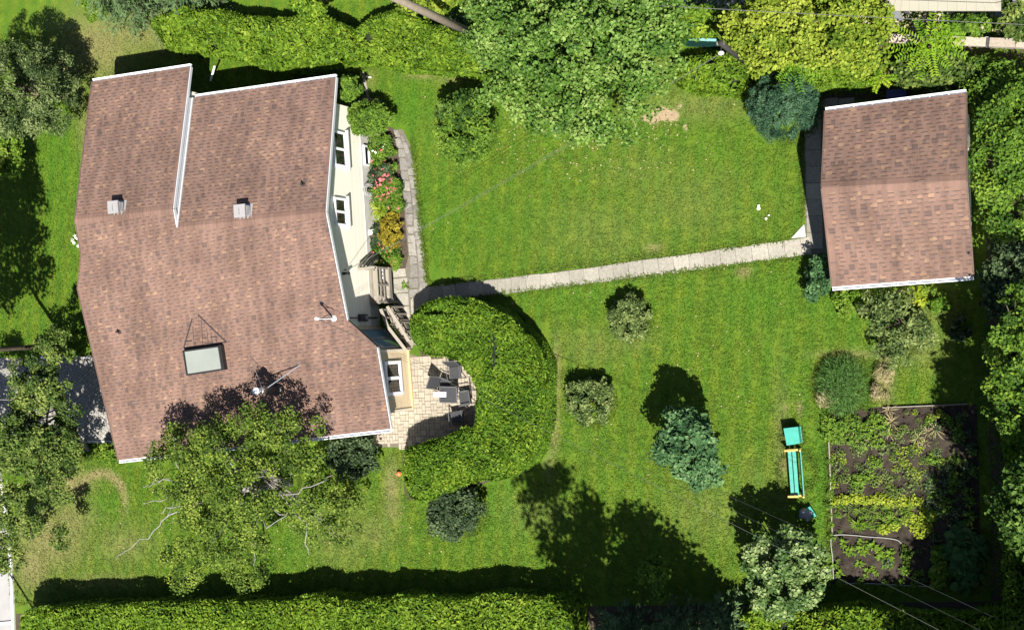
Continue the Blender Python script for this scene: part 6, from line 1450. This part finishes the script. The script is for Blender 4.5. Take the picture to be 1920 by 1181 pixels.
mb = MB(); mb.bar(P(1849.6, cy(1849), .79), P(1854.4, cy(1855), .79), .26, .1); mb.build('cap_joint', M['darksteel'], t)
# pavilion with hipped beige roof, screens, posts
t = thing('garden_pavilion', P(1760, -30), 'beige hip roofed pavilion on the sandy patio', 'pavilion')
ph = 2.5
r_ = [P(1645, 21, ph), P(1877, 21, ph), P(1877, -110, ph), P(1645, -110, ph)]
ra, rb = P(1700, -45, ph + .9), P(1830, -45, ph + .9)
mb = MB(); up_ = r_ + [ra, rb]; dn_ = [q_ - Z3 * .08 for q_ in up_]
mb.add(up_ + dn_, [(0, 1, 5, 4), (1, 2, 5), (2, 3, 4, 5), (3, 0, 4), (7, 6, 10, 11), (8, 7, 11), (9, 8, 11, 10), (6, 9, 10), (0, 6, 7, 1), (1, 7, 8, 2), (2, 8, 9, 3), (3, 9, 6, 0)]); mb.build('roof', M['beigeroof'], t)
for i in range(13):
    f = (i + .5) / 13; mb = MB(); p_ = r_[0] + (r_[1] - r_[0]) * f; q_ = ra + (rb - ra) * min(1, max(0, (f - .24) / .56)); 
    mb.bar(p_ + Z3 * .008, q_ + Z3 * .008, .02, .014); mb.build('seam', M['beigeroof'], t)
mb = MB(); mb.bar(r_[0] + Z3 * .01, ra + Z3 * .01, .06, .03); mb.build('hip_cap', M['screen'], t)
for x_, y_ in ((1700, 30), (1905, 30), (1700, -80), (1905, -80)):
    mb = MB(); p_ = P(x_, y_); mb.box3(p_, (.1, 0, 0), (0, .1, 0), Z3 * 2.42); mb.build('post', M['screen'], t)
for a, b_ in (((1668, 22), (1690, 40)), ((1862, 20), (1884, 42))):
    a, b_ = P(*a, 1.2) * [1, 1, 0], P(*b_, 1.2) * [1, 1, 0]; mb = MB(); mb.prism([P(a_, c_, .9) for a_, c_ in (((1668, 22), (1688, 22), (1694, 37), (1683, 40)) if a[0] < P(1780, 20)[0] else ((1862, 20), (1882, 20), (1889, 40), (1877, 42)))], .05); mb.build('side_screen', M['screen'], t)
    mb = MB(); mb.box3((a + b_) / 2, (.06, 0, 0), (0, .06, 0), Z3 * .84); mb.build('screen_stand', M['darksteel'], t)
wc = P(1893, 24); t = thing('white_chair', wc, 'white plastic chair beside the pavilion', 'chair')
mb = MB(); mb.box3(wc - [.22, .22, 0] + Z3 * .40, (.44, 0, 0), (0, .44, 0), (0, 0, .04)); mb.build('seat', M['white'], t)
mb = MB(); mb.box3(wc + [-.22, .22, .45], (.44, 0, 0), (0, .12, .42), (0, .03, 0)); mb.build('backrest', M['white'], t)
for sx in (-1, 1):
    for sy in (-1, 1): mb = MB(); mb.bar(wc + [.18 * sx, .18 * sy, 0], wc + [.18 * sx, .18 * sy, .4], .045, .045); mb.build('leg', M['white'], t)
    mb = MB(); mb.bar(wc + [.23 * sx, -.22, .62], wc + [.23 * sx, .25, .62], .05, .03); mb.bar(wc + [.23 * sx, -.2, .44], wc + [.23 * sx, -.2, .605], .04, .04); mb.build('armrest', M['white'], t)
# ------------------------------------------------------------------ small things on the grass
mb = MB(); mb.bar(P(680, 133, .03), P(691, 187, .03), .11, .04); tag(mb.build('plank', M['greywood'], None, origin=P(685, 160)), 'grey plank lying on the grass behind the house corner', 'plank')
mb = MB(); mb.bar(P(686, 144, .05), P(696, 146, .05), .05, .05); tag(mb.build('stake', M['white_dot'], None, origin=P(690, 145)), 'short white stake beside the grey plank', 'stake')
for px, py, r_, lb_ in ((1423, 386, .05, 'smaller pale mushroom above the pair on the lawn'), (1423, 391, .075, 'larger pale mushroom on the lawn near the shed'), (1437, 410, .05, 'lone pale mushroom by the shed walkway'), (1442, 404, .035, 'tiny pale mushroom nearest the shed walkway')):
    q_ = P(px, py); t = thing('mushroom', q_, lb_, 'mushroom', 'pale mushrooms on the lawn')
    mb = MB(); mb.ball(q_ + Z3 * .07, (r_, r_, r_ * .6)); mb.build('cap', M['white_dot'], t, True)
    mb = MB(); mb.tube([q_, q_ + Z3 * .06], [.02, .018], 6); mb.build('stem', M['white_dot'], t)
mb = MB(); mb.ball(P(748, 888, .12), .11, 12, 8); tag(mb.build('coral_ball', M['orange'], None, True, P(748, 888)), 'coral coloured ball by the end of the crescent hedge', 'ball')
q_ = P(655, 868, .95) * [1, 1, 0]; t = thing('bird_feeder', q_, 'small lilac feeder on a stake under the south shrub', 'feeder')
mb = MB(); mb.tube([q_, q_ + Z3 * 1.0], .015, 5); mb.build('stake', M['darksteel'], t)
mb = MB(); mb.box3(q_ + Z3 * .95 - [.13, .12, 0], (.26, .04, 0), (-.03, .22, 0), Z3 * .05); mb.build('tray', M['lilac'], t)
for i, (px, py) in enumerate(((139, 441), (143, 447), (139, 455), (147, 461), (135, 450))):
    b_ = P(px + 3, py); q_ = P(px, py, .3); k_ = 14; t = thing('white_flower', b_, 'white flower head at the foot of the house front wall', 'flower', 'white flowers at the front wall')
    link('petals', leaves_mesh('petals', q_ + .05 * unit(k_), vn(unit(k_) + [0, 0, 1]), .09, .08, .5 + .3 * rng.normal(size=k_), M['whitepetal'], .1, off=b_), t)
    mb = MB(); mb.tube([b_, q_], .008, 4); mb.build('stem', M['midgreen'], t)
